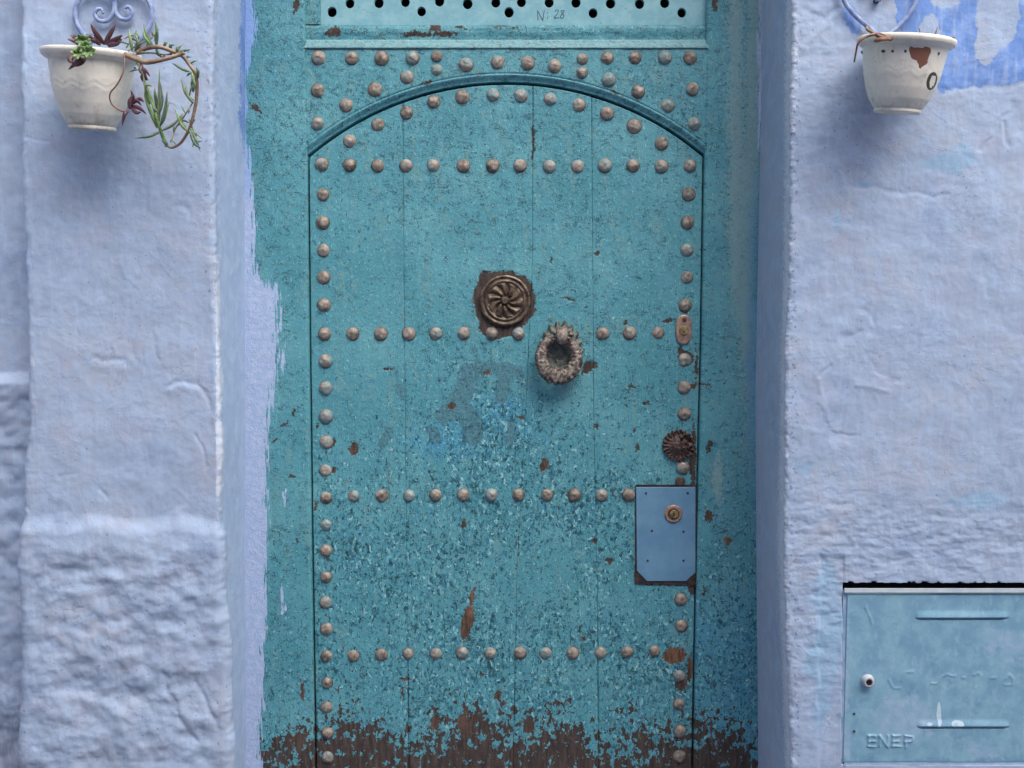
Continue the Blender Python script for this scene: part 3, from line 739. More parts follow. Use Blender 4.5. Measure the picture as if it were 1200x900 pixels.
# ------------------------------------------------------------------ studs
def stud_mesh(k):
    prof = [(0.0, 0.60), (0.10, 0.598), (0.22, 0.585), (0.36, 0.55), (0.50, 0.49), (0.63, 0.41), (0.75, 0.31), (0.85, 0.20), (0.92, 0.10), (0.95, 0.05), (1.0, 0.035), (1.01, 0.0), (1.0, -0.15)]
    X, H, D, A = lathe_arrays(prof, 22)
    n = fbm(X + k * 5.1, H + k * 3.3, 0.6, 3, 140 + k)
    f = 1 + 0.05 * fbm(np.cos(A) + k * 4, np.sin(A) + 9, 0.9, 2, 150 + k)
    R = 0.0190
    return grid_mesh('stud', X * R * f, -(D + 0.13 * n * (D > 0.05)) * R, H * R * f)

stud_meshes = [stud_mesh(k) for k in range(6)]
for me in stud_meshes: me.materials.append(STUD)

LEAF_STUDS = [(410, 165), (443, 146), (476, 132), (508, 120), (542, 114), (578, 111), (610, 112), (645, 116), (678, 123), (711, 133), (743, 148), (775, 168)]
LEAF_STUDS += [(377, 193), (410, 194), (443, 194), (476, 194), (508, 194), (543, 194), (577, 194), (609, 194), (644, 195), (677, 195), (709, 194), (742, 194), (775, 195), (808, 194)]
LEAF_STUDS += [(378, 228), (378, 261), (379, 293), (379, 325), (380, 358), (381, 391), (381, 423), (382, 455), (382, 488), (382, 518), (382, 551), (382, 583), (382, 615), (382, 645), (382, 676), (382, 706), (383, 737), (383, 769), (383, 800), (383, 829), (384, 859), (384, 887)]
LEAF_STUDS += [(807, 228), (806, 261), (805, 293), (805, 325), (803, 358), (802, 422), (802, 454), (802, 485), (800, 548), (798, 702), (798, 733), (796, 792), (796, 825), (797, 857), (796, 886)]
LEAF_STUDS += [(413, 391), (446, 391), (479, 391), (511, 391), (543, 390), (576, 391), (608, 391), (706, 391), (738, 390), (771, 390)]
LEAF_STUDS += [(414, 581), (447, 581), (480, 581), (511, 580), (543, 580), (576, 580), (607, 580), (641, 580), (673, 580), (705, 580), (737, 580)]
LEAF_STUDS += [(414, 768), (447, 767), (478, 766), (511, 766), (542, 765), (575, 765), (609, 765), (639, 765), (671, 765), (704, 765), (735, 764), (767, 763)]
TOP_STUDS = [(374, 68), (412, 68), (447, 68), (483, 68), (512, 66), (512, 81.5), (546, 76), (584, 73), (618, 74), (650, 77), (682, 69), (682, 85), (711, 68), (744, 68), (779, 68), (809, 68),
             (373, 106), (373, 145), (406, 123), (440, 105), (477, 90), (713, 93), (748, 107), (782, 124), (812, 104), (813, 145)]

def stud(px, py, Y, parent, i):
    o = bpy.data.objects.new('stud', stud_meshes[i % 6]); link(o, parent)
    p = P(px, py, Y)
    o.location = p - Vector(parent.location)
    s = 1.0 + random.uniform(-0.06, 0.05)
    if py > 560: s *= 0.95
    if (px, py) in ((512, 66), (512, 81.5), (682, 69), (682, 85)): s *= 0.86
    o.scale = (s, s * random.uniform(0.85, 1.1), s)
    o.rotation_euler = (random.uniform(-.12, .12), random.uniform(-3.14, 3.14), random.uniform(-.12, .12))
    return o
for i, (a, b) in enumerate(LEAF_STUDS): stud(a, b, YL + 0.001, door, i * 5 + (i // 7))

# ------------------------------------------------------------------ round ornament, knocker, locks
def relief_disc(R, rings, seg, hfun, thick=0.006, rfun=None):
    rr = np.concatenate([np.linspace(0.001, 1, rings), [1.0, 1.0]])
    a = np.linspace(0, 2 * math.pi, seg + 1)
    RR, A = np.meshgrid(rr, a, indexing='ij')
    Hh = hfun(RR, A); Hh[-2] = Hh[-3] * 0.3; Hh[-1] = -thick
    f = rfun(A) if rfun else 1.0
    f = 1 + (f - 1) * sstep(0.5, 1.0, RR)
    return RR * f * R * np.cos(A), Hh, RR * f * R * np.sin(A)

def medal_h(r, a):
    h = 0.0045 + 0.0028 * np.exp(-((r - 0.93) / 0.045) ** 2) + 0.0030 * np.exp(-((r - 0.76) / 0.035) ** 2) - 0.0015 * np.exp(-((r - 0.85) / 0.03) ** 2)
    ph = a * 10 - 8.0 * r
    pet = (0.5 + 0.5 * np.cos(ph)) ** 0.6
    w = sstep(0.17, 0.24, r) * sstep(0.70, 0.64, r)
    h = h + w * (0.0075 * pet - 0.003)
    h = h + 0.0065 * sstep(0.19, 0.10, r) - 0.003 * np.exp(-((r - 0.20) / .03) ** 2)
    return h + 0.0007 * fbm(r * np.cos(a), r * np.sin(a), 0.15, 3, 160)
c0 = P(592, 352, YL)
X, Hh, Z = relief_disc(0.066, 60, 240, medal_h)
me = grid_mesh('rosette', c0.x + X, YL - 0.003 - Hh, c0.z + Z)
o = add('rosette', me, BRONZE, door); o['label'] = 'round bronze rosette with swirling petals'

# lock rosette
def lock_h(r, a):
    h = 0.004 + 0.010 * sstep(0.75, 0.1, r) + 0.003 * np.maximum(np.cos(a * 22), -0.3) * sstep(0.6, 0.8, r)
    half = sstep(-0.1, 0.15, np.cos(a - 0.5) * r - 0.2)
    return h + half * 0.008 * fbm(r * np.cos(a), r * np.sin(a), 0.28, 2, 171) + 0.0015 * fbm(r * np.cos(a), r * np.sin(a), 0.2, 3, 170)
c1 = P(795, 522, YL)
X, Hh, Z = relief_disc(0.041, 30, 220, lock_h, rfun=lambda a: 1 + 0.06 * np.cos(22 * a))
o = add('lock_rosette', grid_mesh('lock_rosette', c1.x + X, YL - 0.002 - Hh, c1.z + Z), RUST, door); o['label'] = 'dark rusty toothed rosette over the lock'

# oval keyhole escutcheon
def oval_vf(cx, cz, a, b, y0, y1, n=40, power=2.4, bev=0.0015):
    vs, fs = [], []
    for (k, y) in ((1.0, y0), (1.0, y1 + bev), (1 - bev / a, y1)):
        for i in range(n):
            t = 2 * math.pi * i / n; c, s_ = math.cos(t), math.sin(t)
            q = (abs(c) ** power + abs(s_) ** power) ** (-1 / power)
            vs.append((cx + a * k * q * c, y, cz + b * k * q * s_))
    for r in range(2):
        for i in range(n): fs.append((r * n + i, r * n + (i + 1) % n, (r + 1) * n + (i + 1) % n, (r + 1) * n + i))
    fs.append(tuple(2 * n + i for i in range(n)))
    return vs, fs
c2 = P(801, 386, YL)
v, f = oval_vf(c2.x, c2.z, 0.0205, 0.038, YL + 0.004, YL - 0.007, power=2.6)
esc = add('escutcheon', py_mesh('escutcheon', v, f, False), PINKBRASS, door); esc['label'] = 'oval pinkish brass keyhole plate'
def disc_vf(cx, cz, r, y0, y1, n=28, bev=0.0012): return oval_vf(cx, cz, r, r, y0, y1, n, 2.0, bev)
v, f = disc_vf(c2.x, c2.z - 0.003, 0.0125, YL - 0.006, YL - 0.0098)
lock = add('lock_cylinder', py_mesh('lock_cylinder', v, f, False), BRASS, esc)
v, f = disc_vf(c2.x, c2.z - 0.006, 0.0022, YL - 0.009, YL - 0.0103, 12, 0.0003)
add('keyhole', py_mesh('keyhole', v, f, False), DARK, esc)
v, f = disc_vf(c2.x + 0.001, c2.z + 0.025, 0.006, YL - 0.006, YL - 0.0085, 16)
add('screw', py_mesh('screw', v, f, False), RUST, esc)
# small square bolt head under the rosette
c3 = P(797, 564, YL)
v, f = oval_vf(c3.x, c3.z, 0.0125, 0.0105, YL + 0.004, YL - 0.005, 24, 5.0)
add('bolt_head', py_mesh('bolt_head', v, f, False), RUST, door)

# enamel lock plate with cut lower corners
YP = YL - 0.006
pp = [P(745.5, 571, YP), P(815, 571, YP), P(815, 671, YP), P(804, 681, YP), P(758, 681, YP), P(746.5, 669, YP)]
cx = sum(p.x for p in pp) / 6; cz = sum(p.z for p in pp) / 6
vs = [(p.x, YP + 0.004, p.z) for p in pp] + [(p.x, YP + 0.0006, p.z) for p in pp] + [(cx + (p.x - cx) * 0.985, YP, cz + (p.z - cz) * 0.99) for p in pp]
fs = [(r * 6 + i, r * 6 + (i + 1) % 6, (r + 1) * 6 + (i + 1) % 6, (r + 1) * 6 + i) for r in range(2) for i in range(6)] + [tuple(range(12, 18))]
plate = add('lock_plate', py_mesh('lock_plate', vs, fs, False), PLATE, door); plate['label'] = 'slate blue metal lock plate with cut lower corners'
v0 = [P(744.5, 568, YL - 0.001), P(816, 568, YL - .001), P(816.5, 686, YL - .001), P(744, 684, YL - .001)]
vs = [(p.x, YL + 0.003, p.z) for p in v0] + [(p.x, YL - 0.0025, p.z) for p in v0]
fs = [(0, 1, 5, 4), (1, 2, 6, 5), (2, 3, 7, 6), (3, 0, 4, 7), (4, 5, 6, 7)]
add('plate_backing', py_mesh('plate_backing', vs, fs, False), RUST, plate)
c4 = P(789, 602, YP)
v, f = disc_vf(c4.x, c4.z, 0.024, YP + 0.002, YP - 0.005, 36, 0.003)
rose = add('lock_ring', py_mesh('lock_ring', v, f, False), PINKBRASS, plate)
v, f = disc_vf(c4.x, c4.z, 0.0165, YP - 0.004, YP - 0.0058, 30)
add('lock_recess', py_mesh('lock_recess', v, f, False), RUST, plate)
v, f = disc_vf(c4.x + 0.001, c4.z, 0.011, YP - 0.004, YP - 0.009, 26)
add('lock_core', py_mesh('lock_core', v, f, False), BRASS, plate)
v, f = box_vf(c4.x - 0.0012, c4.x + 0.0016, YP - 0.0094, YP - 0.006, c4.z - 0.005, c4.z + 0.005)
add('keyhole', py_mesh('keyhole', v, f, False), DARK, plate)
for a, b in ((764, 622), (801, 623), (759, 657), (801, 657), (757, 578), (806, 578)):
    c = P(a, b, YP)
    v, f = disc_vf(c.x, c.z, 0.0032, YP + 0.001, YP - 0.0012, 10, 0.0006)
    add('screw', py_mesh('screw', v, f, False), RUST, plate)

# knocker: toothed back plate, boss, hanging ring
knock = link(bpy.data.objects.new('door_knocker', None), door)
kc = P(656, 412, YL); knock.location = kc - Vector(door.location)
knock['label'] = 'ornate flaking metal ring knocker on a toothed round plate'
def kp_h(r, a):
    x, y = r * np.cos(a), r * np.sin(a)
    return 0.005 + 0.006 * np.exp(-((r - 0.72) / 0.12) ** 2) + 0.004 * sstep(0.3, 0.05, r) + 0.0025 * fbm(x, y, 0.28, 3, 180) + 0.003 * np.cos(a * 18) * sstep(0.7, 0.9, r)
X, Hh, Z = relief_disc(0.067, 40, 220, kp_h, rfun=lambda a: 1 + 0.07 * np.sign(np.cos(18 * a)) * np.abs(np.cos(18 * a)) ** 0.5 - 0.05 * np.cos(a) ** 2)
X = X * 0.86
add('back_plate', grid_mesh('back_plate', kc.x + 0.003 + X, YL - 0.003 - Hh, kc.z + 0.002 + Z * 1.12), VERDIGRIS, knock)
# ring: flattened torus with floral relief, hung from the boss and leaning out at the bottom
nu, nv = 220, 40
A, B = np.meshgrid(np.linspace(0, 2 * math.pi, nu + 1), np.linspace(0, 2 * math.pi, nv + 1), indexing='ij')
rel = 0.13 * fbm(A * 9.0, B * 2.0, 1.1, 3, 190, 0.6) + 0.04 * np.cos(A * 26 + 1.5 * np.sin(B * 2))
mr = 0.0152 * (1 + 0.28 * np.cos(A + math.pi / 2)) * (1 + rel)
RX, RZ = 0.0465, 0.0520
rx = (RX + mr * np.cos(B)) * np.cos(A); rz = (RZ + mr * np.cos(B)) * np.sin(A); ry = -mr * 0.75 * np.sin(B)
tilt = math.radians(9)
dz = rz - RZ
Yk = YL - 0.027 - 0.0 + ry * math.cos(tilt) + dz * math.sin(tilt) * 0.9
Zk = kc.z + 0.041 + dz * math.cos(tilt) - ry * math.sin(tilt)
o = add('ring', grid_mesh('ring', kc.x - 0.004 + rx, Yk, Zk - 0.002), PEWTER, knock)
# boss with ribs
nu, nv = 40, 24
A, B = np.meshgrid(np.linspace(0, 2 * math.pi, nu + 1), np.linspace(0.02, math.pi - 0.02, nv), indexing='ij')
rr = 1 + 0.10 * np.cos(A * 9) * np.sin(B) + 0.08 * fbm(A * 3, B * 3, 1.2, 2, 195)
bx_ = 0.027 * rr * np.sin(B) * np.cos(A); by_ = -0.042 * (np.cos(B) * 0.5 + 0.5) * rr; bz_ = 0.021 * rr * np.sin(B) * np.sin(A)
add('boss', grid_mesh('boss', kc.x + 0.006 + bx_, YL - 0.004 + by_, kc.z + 0.046 + bz_), PEWTER, knock)
v, f = tube_vf([Vector((kc.x + 0.004, YL - 0.036, kc.z + 0.056)), Vector((kc.x + 0.004, YL - 0.052, kc.z + 0.046)), Vector((kc.x + 0.004, YL - 0.05, kc.z + 0.030)), Vector((kc.x + 0.004, YL - 0.03, kc.z + 0.026))], lambda t: 0.010 - 0.003 * t, 12, (1.0, 1.6))
add('clasp', py_mesh('clasp', v, f), PEWTER, knock)

# ------------------------------------------------------------------ door frame
frame = thing('door_frame', 'teal wooden door frame with studded arch and pierced panel above', 'door frame', (ax, YJ, 0.0))
Z_T = 2.75

def jamb(left):
    nz, nx = 900, 40 if left else 36
    z = np.concatenate([np.linspace(0.013, 2.2, 860), np.linspace(2.2, Z_T, 20)[1:]])
    inner = (lambda zz: GL(zz) - GAP * 0.5) if left else (lambda zz: GR(zz) + GAP * 0.5)
    outer = -0.735 if left else 0.715
    sgn = 1 if left else -1
    u = np.concatenate([[0], np.linspace(0, 1, nx)[:-1], [0.985, 0.995, 1.0, 1.0]])
    U, Z = np.meshgrid(u, z)
    xi = inner(np.minimum(Z, SPRING + 0.02))
    X = outer + U * (xi - outer)
    px, py = proj(X, YJ + 0 * X, Z)
    Y = YJ - 0.0012 * fbm(X, Z, 0.15, 3, 200) + 0.004 * sstep(0.98, 1.0, U)
    Y[:, -1] = YJ + 0.06; Y[:, 0] = YJ + 0.06
    a = wear(px, py, FRAME_CHIPS, True)
    wx = px + 4 * fbm(px, py, 26, 3, 210); mid = fbm(px, py, 45, 3, 211)
    a['crack'] = a['crack'] + 0.03
    if left:
        a['flake'] = a['flake'] * 0.55 - 0.02 + 0.1 * sstep(600, 800, py)
        bx = np.interp(py, [-50, 40, 80, 140, 200, 260, 320, 345, 400, 450, 500, 560, 640, 760, 900], [299, 299, 292, 289, 293, 299, 300, 325, 326, 322, 315, 311, 313, 309, 306])
        bx = bx + 2.5 * fbm(px, py * 0.35, 9, 3, 213) + 4 * fbm(px, py * 0.6, 40, 2, 214)
        a['pale'] = np.clip(0.5 + (bx - px) / np.where((py > 300) & (py < 520), 26.0, 15.0), 0, 1)
        a['blue'] = np.clip(sstep(270, 130, py + 40 * mid) * 0.9, 0, 1)
        for cx, cy, h in ((332, 425, 16), (327, 385, 20), (333, 583, 12), (331, 698, 10), (333, 715, 10), (324, 350, 20)):
            a['pale'] = np.maximum(a['pale'], np.clip(0.5 + ell(px + 1.5 * fbm(px, py, 8, 2, 9), py, cx, cy, 2.2, h, 3) / 4, 0, 1))
        a['smear'] = 0.25 * gauss(px, py, 320, 200, 20, 120)
    else:
        a['flake'] = a['flake'] * 0.75 - 0.04 + 0.14 * sstep(560, 760, py)
        a['smear'] = 0.75 * np.exp(-((wx - np.interp(py, [0, 300, 500], [884, 876, 880])) / 8) ** 2) * sstep(620, 420, py) * (0.6 + 0.6 * fbm(px, py * 0.3, 40, 3, 217)) + 0.35 * np.exp(-((wx - 862) / 7) ** 2) * sstep(420, 300, py) + 0.65 * gauss(px, py, 838, 560, 5, 26) + 0.44 * sstep(834, 846, px) * sstep(800, 600, py)
        a['blue'] = sstep(872, 884, px + 5 * mid) * sstep(150, 300, py)
        a['slate'] = 0.30 * sstep(866, 884, px) * sstep(300, 520, py) + 0.15 * sstep(600, 760, py); a['azure'] = a['azure'] + 0.3 * sstep(560, 700, py)
        a['pale'] = np.clip(0.5 + (px - 888 - 3 * mid) / 9.0, 0, 0.62) * sstep(240, 120, py)
    return add('jamb', grid_mesh('jamb', X, Y, Z, a), DOOR, frame)
jamb(True); jamb(False)

YS = YJ + 0.004                                    # spandrel board face
x0s, x1s = P(357.5, 100, YS).x, P(829.5, 100, YS).x
ZS_TOP = zs_of(57.5, YS)
def spandrel():
    xs = np.concatenate([[x0s], np.linspace(x0s, x1s, 430), [x1s]])
    t = np.concatenate([[0, 0], np.linspace(0, 0.2, 30)[1:], np.linspace(0.2, 1, 75)[1:], [1]])
    Xg, T = np.meshgrid(xs, t)
    lo = np.maximum(arch(Xg, 0.0), SPRING)
    Z = lo + T * (ZS_TOP - lo)
    rad = np.hypot(Xg - ax, Z - ARC_Z) - ARC_R            # distance from the arch
    px, py = proj(Xg, YS + 0 * Xg, Z)
    Y = YS + 0.009 * sstep(0.017, 0.0, rad) + 0.0018 * np.exp(-((rad - 0.019) / 0.002) ** 2) - 0.001 * fbm(Xg, Z, 0.12, 3, 220)
    Y[:, 0] = YS + 0.05; Y[:, -1] = YS + 0.05; Y[0, :] = YS + 0.06; Y[-1, :] = YS + 0.05
    a = wear(px, py, FRAME_CHIPS, True)
    a['flake'] = a['flake'] + 0.03 + 0.30 * gauss(px, py, 805, 130, 14, 10) + 0.2 * gauss(px, py, 790, 78, 10, 6)
    a['crack'] = a['crack'] + 0.12 * np.exp(-((rad - 0.022) / 0.008) ** 2) + 0.03
    add('spandrel_board', grid_mesh('spandrel_board', Xg, Y, Z, a), DOOR, frame)
spandrel()

YT = YJ + 0.026                                    # pierced panel face
def transom():
    # sill moulding below the pierced panel
    z45, z30, z58 = zs_of(45.5, YS), zs_of(29.5, YT), ZS_TOP + 0.0015
    prof = [(YS + 0.04, z58), (YS - 0.0035, z58), (YS - 0.004, z58 + 0.003), (YS - 0.002, z58 + 0.008), (YS + 0.005, z45 - 0.008), (YS + 0.008, z45 - 0.002), (YS + 0.0145, z45), (YS + 0.0135, z45 + 0.010), (YS + 0.0115, (z45 + z30) / 2),
            (YS + 0.0115, z30 - 0.010), (YS + 0.014, z30 - 0.003), (YT - 0.002, z30), (YT + 0.03, z30)]
    pr = []
    for (ya, za), (yb, zb) in zip(prof[:-1], prof[1:]):
        for k in range(5): pr.append((ya + (yb - ya) * k / 5, za + (zb - za) * k / 5))
    pr.append(prof[-1])
    xs = np.linspace(x0s, x1s, 430)
    Xg, Yg = np.meshgrid(xs, [p[0] for p in pr]); Zg = np.repeat(np.array([p[1] for p in pr])[:, None], len(xs), 1)
    Yg = Yg - 0.0022 * fbm(Xg, Zg * 2, 0.06, 4, 230)
    px, py = proj(Xg, Yg, Zg)
    a = wear(px, py, FRAME_CHIPS, True)
    a['flake'] = a['flake'] - 0.05
    a['smear'] = 0.62 * sstep(45, 47, py) * sstep(62, 56, py); a['bare'] = a['bare'] + 0.22 * sstep(45, 47, py) * (0.6 + fbm(px, py * 2, 40, 3, 240))
    a['crack'] = a['crack'] + 0.18 * sstep(46, 44, py)
    add('sill_moulding', grid_mesh('sill_moulding', Xg, Yg, Zg, a), DOOR, frame)
    # stiles left and right of the pierced panel
    for (xa, xb, ys) in ((x0s, P(376, 20, YT).x, YT - 0.008), (P(827, 20, YT).x, x1s, YT - 0.006)):
        nx = 14
        xs = np.concatenate([[xa], np.linspace(xa, xb, nx), [xb]]); zz = np.linspace(z30 + 0.0005 if xa > 0 else z30 + 0.0005, Z_T, 160)
        Xg, Zg = np.meshgrid(xs, zz); Yg = ys - 0.0008 * fbm(Xg, Zg, 0.05, 3, 231)
        Yg[:, 0] = ys + 0.03; Yg[:, -1] = ys + 0.03
        px, py = proj(Xg, Yg, Zg)
        a = wear(px, py, [], True); a['crack'] = a['crack'] + 0.08
        add('stile', grid_mesh('stile', Xg, Yg, Zg, a), DOOR, frame)
    # pierced panel: real holes
    xa, xb = P(374, 20, YT).x, P(829, 20, YT).x
    cu = bpy.data.curves.new('pierced', 'CURVE'); cu.dimensions = '2D'; cu.fill_mode = 'BOTH'; cu.extrude = 0.006; cu.bevel_depth = 0.001; cu.bevel_resolution = 1
    def poly(pts):
        s = cu.splines.new('POLY'); s.points.add(len(pts) - 1); s.use_cyclic_u = True
        for q, p in zip(s.points, pts): q.co = (p[0], p[1], 0, 1)
    z_top = Z_T - 0.02
    poly([(xa, z30 - 0.004), (xb, z30 - 0.004), (xb, z_top), (xa, z_top)])
    holes = [(389, 14), (494, 13.5), (596.5, 14.5), (695, 15.5), (799, 15), (410, 4), (444, 3.5), (475, 2.5), (515, 1.5), (548, 4.5), (581, 3), (611, 2.5), (643.5, 3), (675, 3), (715.5, 4), (749.5, 4.5), (779, 3.5)]
    pts = [P(a, b, YT) for a, b in holes]
    dz = 0.060                                            # the pattern goes on above the picture
    base = [p for p in pts]
    for k in range(1, 10):
        for p in base:
            q = Vector((p.x + (0.115 if k % 2 else 0.0) * (1 if p.x < 0.2 else -1), p.y, p.z + dz * k))
            if q.z < z_top - 0.04 and xa + 0.03 < q.x < xb - 0.03: pts.append(q)
    keep = []
    for p in pts:
        if all((p - q).length > 0.034 for q in keep): keep.append(p)
    for i, p in enumerate(keep):
        r = 0.0133 * random.uniform(0.94, 1.05)
        poly([(p.x + r * math.cos(t) * 0.95, p.z + r * math.sin(t) * 1.03) for t in np.linspace(0, 2 * math.pi, 22)[:-1]])
    tmp = bpy.data.objects.new('tmp', cu); col.objects.link(tmp)
    dg = bpy.context.evaluated_depsgraph_get()
    me = bpy.data.meshes.new_from_object(tmp.evaluated_get(dg))
    bpy.data.objects.remove(tmp)
    co = np.empty(len(me.vertices) * 3); me.vertices.foreach_get('co', co); co = co.reshape(-1, 3)
    co = np.stack([co[:, 0], YT + 0.007 - co[:, 2], co[:, 1]], 1); me.vertices.foreach_set('co', co.ravel()); me.update()
    m = M('panel_grey_teal'); p = m.pos()
    n = m.noise(p, 25, 6, 0.62); c = m.mix(m.step(n, 0.38, 0.66), S(118, 166, 176), S(136, 180, 186))
    c = m.mix(m.math('MULTIPLY', m.step(m.noise(p, 80, 5, 0.6), 0.56, 0.66), 0.5), c, S(152, 180, 178))
    c = m.mix(m.math('MULTIPLY', m.step(m.noise(m.mapv(p, (1, 1, 3)), 60, 4, 0.6), 0.64, 0.68), 0.6), c, S(84, 132, 146))
    add('pierced_panel', me, m.finish(c, 0.55, m.noise(p, 140, 5, 0.6), 0.4, 0.001), frame)
    # top rail and darkness behind
    v, f = box_vf(x0s, x1s, YJ - 0.002, YJ + 0.07, z_top - 0.01, Z_T + 0.03)
    add('head_rail', py_mesh('head_rail', v, f, False), mat_simple('plain_teal_paint', S(76, 136, 148), S(96, 156, 164), 20, 0.5), frame)
    v, f = box_vf(-0.74, 0.72, YJ + 0.068, YJ + 0.09, -0.1, Z_T + 0.03)
    add('backing', py_mesh('backing', v, f, False), DARK, frame)
    # pencilled house number
    def strokes(lst, nm):
        parts = []
        for s in lst:
            path = smooth_path([P(a, b, YT) + Vector((0, -0.0004, 0)) for a, b in s], 4)
            parts.append(tube_vf(path, 0.0011, 6, (0.4, 1.0)))
        v, f = merged(parts)
        o = add('painted_letter', py_mesh(nm, v, f), INK, frame)
    strokes([[(630.5, 23.5), (630, 12)], [(630, 12), (636, 24)], [(636, 24), (638, 11.5)]], 'painted_letter')
    strokes([[(641.5, 14.5), (642, 15.5)], [(641.5, 20), (642, 22)]], 'painted_letter')
    strokes([[(650, 14), (652, 11.5), (654.5, 13), (652, 17.5), (649.5, 21), (655, 20.5)]], 'painted_letter')
    strokes([[(660.5, 12), (657.5, 13), (659, 15.5), (661, 18.5), (659, 21.5), (656.8, 19.5), (659.5, 15.5), (661.3, 13), (660.5, 12)]], 'painted_letter')
transom()
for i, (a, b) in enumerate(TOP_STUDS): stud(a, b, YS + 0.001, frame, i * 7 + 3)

# ------------------------------------------------------------------ meter box
def meter_box():
    YB = 0.004
    box = thing('meter_box', 'pale turquoise metal meter box door set into the right wall', 'meter box', (float(BOX_L(0.4)) + 0.25, YB, BOX_B))
    xr = 1.62
    zt, zb = zs_of(697.5, YB), zs_of(893, YB)
    xl = P(990.5, 800, YB).x
    xs = np.concatenate([[xl, xl], np.arange(xl + 0.0015, P(1215, 800, YB).x, 0.0019), np.linspace(P(1216, 800, YB).x, xr, 30), [xr]])
    zz = np.concatenate([[zb, zb], np.arange(zb + 0.0015, zt, 0.0016), [zt, zt]])
    Xg, Zg = np.meshgrid(xs, zz); px, py = proj(Xg, YB + 0 * Xg, Zg)
    h = 0.0011 * fbm(Xg, Zg, 0.25, 3, 300) + 0.0002 * fbm(Xg, Zg, 0.03, 3, 301)
    wx = px + 1.0 * fbm(px, py, 10, 2, 302); wy = py + 1.0 * fbm(px, py, 10, 2, 303)
    for (a, b, yy, yc) in ((1077, 1178, 723.5, 0), (1079, 1179, 851, 0)):
        inx = sstep(a - 6, a + 3, px) * sstep(b + 5, b - 3, px)
        h = h + inx * 0.0042 * sstep(yy - 9, yy, py) * (py <= yy) - inx * 0.0040 * (py > yy) * sstep(yy + 4, yy + 2, py)
    def ridge(pts, wd=1.3, am=0.0011): return am * np.exp(-(seg_dist(wx, wy, pts) / wd) ** 2)
    let = [[(1018, 862), (1018, 875)], [(1018, 862), (1026, 862)], [(1018, 868.5), (1025, 868.5)], [(1018, 875), (1026, 875)],
           [(1031, 875), (1031, 862)], [(1031, 862), (1040, 875)], [(1040, 875), (1040, 862)],
           [(1046, 862), (1046, 875)], [(1046, 862), (1055, 862)], [(1046, 868.5), (1053, 868.5)], [(1046, 875), (1055, 875)],
           [(1061, 862), (1061, 876)], [(1061, 862), (1069, 863), (1070, 866), (1068, 869), (1061, 869.5)]]
    for s in let: h = np.maximum(h, h + ridge(s, 1.15, 0.0026))
    for s in ([(1042, 797), (1047, 806), (1055, 806)], [(1092, 801), (1098, 801), (1103, 794), (1110, 790), (1119, 792)], [(1141, 791), (1147, 788), (1150, 793), (1143, 800), (1142, 806)], [(1177, 803), (1186, 802), (1187, 795), (1182, 791), (1178, 795)],
              [(1057, 797), (1062, 787), (1070, 787)], [(1128, 794), (1131, 794)], [(1162, 794), (1166, 794)], [(1015, 712), (1022, 730)]): h = h + ridge(s, 1.5, 0.0013)
    Yg = YB - h
    for k in (0, -1): Yg[k, :] = YB + 0.02; Yg[:, k] = YB + 0.02
    mott = fbm(px, py, 60, 4, 310); m2 = fbm(px, py * 0.6, 22, 3, 311)
    at = dict(blue=0 * px, teal=np.clip(1.0 + 0.25 * mott - 0.8 * gauss(px, py, 1060, 840, 30, 25) - 0.7 * gauss(px, py, 1190, 760, 30, 18) - 0.5 * gauss(px, py, 1150, 882, 20, 12) - 0.5 * sstep(1000, 993, px), 0, 1.3),
              white=np.maximum.reduce([np.clip(0.5 + ell(wx, wy, 1100.5, 838, 2.6, 15) / 3, 0, 1), np.clip(0.5 + ell(wx, wy, 1122, 848, 7, 5) / 3, 0, 1), np.clip(0.5 + ell(wx, wy, 1089, 848, 3, 2) / 3, 0, 1)]),
              dirt=0.35 * m2 + 0.3 * sstep(884, 893, py))
    m = M('worn_turquoise_box_paint'); p = m.pos()
    n = m.noise(p, 18, 6, 0.62)
    lav = m.mix(m.step(m.noise(p, 40, 5, 0.6), 0.4, 0.62), S(130, 164, 188), S(146, 172, 194))
    tl = m.mix(m.step(n, 0.36, 0.66), S(112, 152, 176), S(130, 170, 188))
    tl = m.mix(m.math('MULTIPLY', m.step(m.noise(m.mapv(p, (1, 1, 0.4)), 70, 5, 0.6), 0.55, 0.68), 0.5), tl, S(146, 178, 198))
    c = m.mix(m.step(m.math('ADD', m.attr('teal'), m.math('MULTIPLY', m.math('SUBTRACT', m.noise(p, 45, 6, 0.65), 0.5), 1.4)), 0.4, 0.75), lav, tl)
    c = m.mix(m.math('MULTIPLY', m.step(m.attr('white'), 0.4, 0.6), 0.75), c, S(200, 216, 228))
    c = m.mix(m.math('MULTIPLY', m.step(m.math('ADD', m.attr('dirt'), m.noise(p, 90, 5, 0.65)), 0.66, 0.8), 0.4), c, S(96, 130, 158))
    mat = m.finish(c, 0.5, m.math('ADD', m.noise(p, 110, 5, 0.6), m.math('MULTIPLY', n, 2.0)), 0.4, 0.0012, spec=0.35)
    add('box_door', grid_mesh('box_door', Xg, Yg, Zg, at), mat, box)
    # rim of the housing: pale top strip in the dark slot, left lip
    v, f = box_vf(P(988.5, 690, 0).x + 0.003, xr + 0.02, -0.001, 0.004, zs_of(694.3, 0.0), zs_of(689.8, 0.0))
    add('top_lip', py_mesh('top_lip', v, f, False), mat_simple('pale_lip_paint', S(176, 188, 200), S(196, 202, 206), 30, 0.5), box)
    v, f = box_vf(float(BOX_L(0.4)) - 0.004, xr + 0.05, 0.05, 0.062, BOX_B - 0.004, BOX_T + 0.02)
    add('housing_back', py_mesh('housing_back', v, f, False), DARK, box)
    v, f = box_vf(xl + 0.002, xr + 0.02, 0.002, 0.04, BOX_B - 0.002, zb - 0.0015)
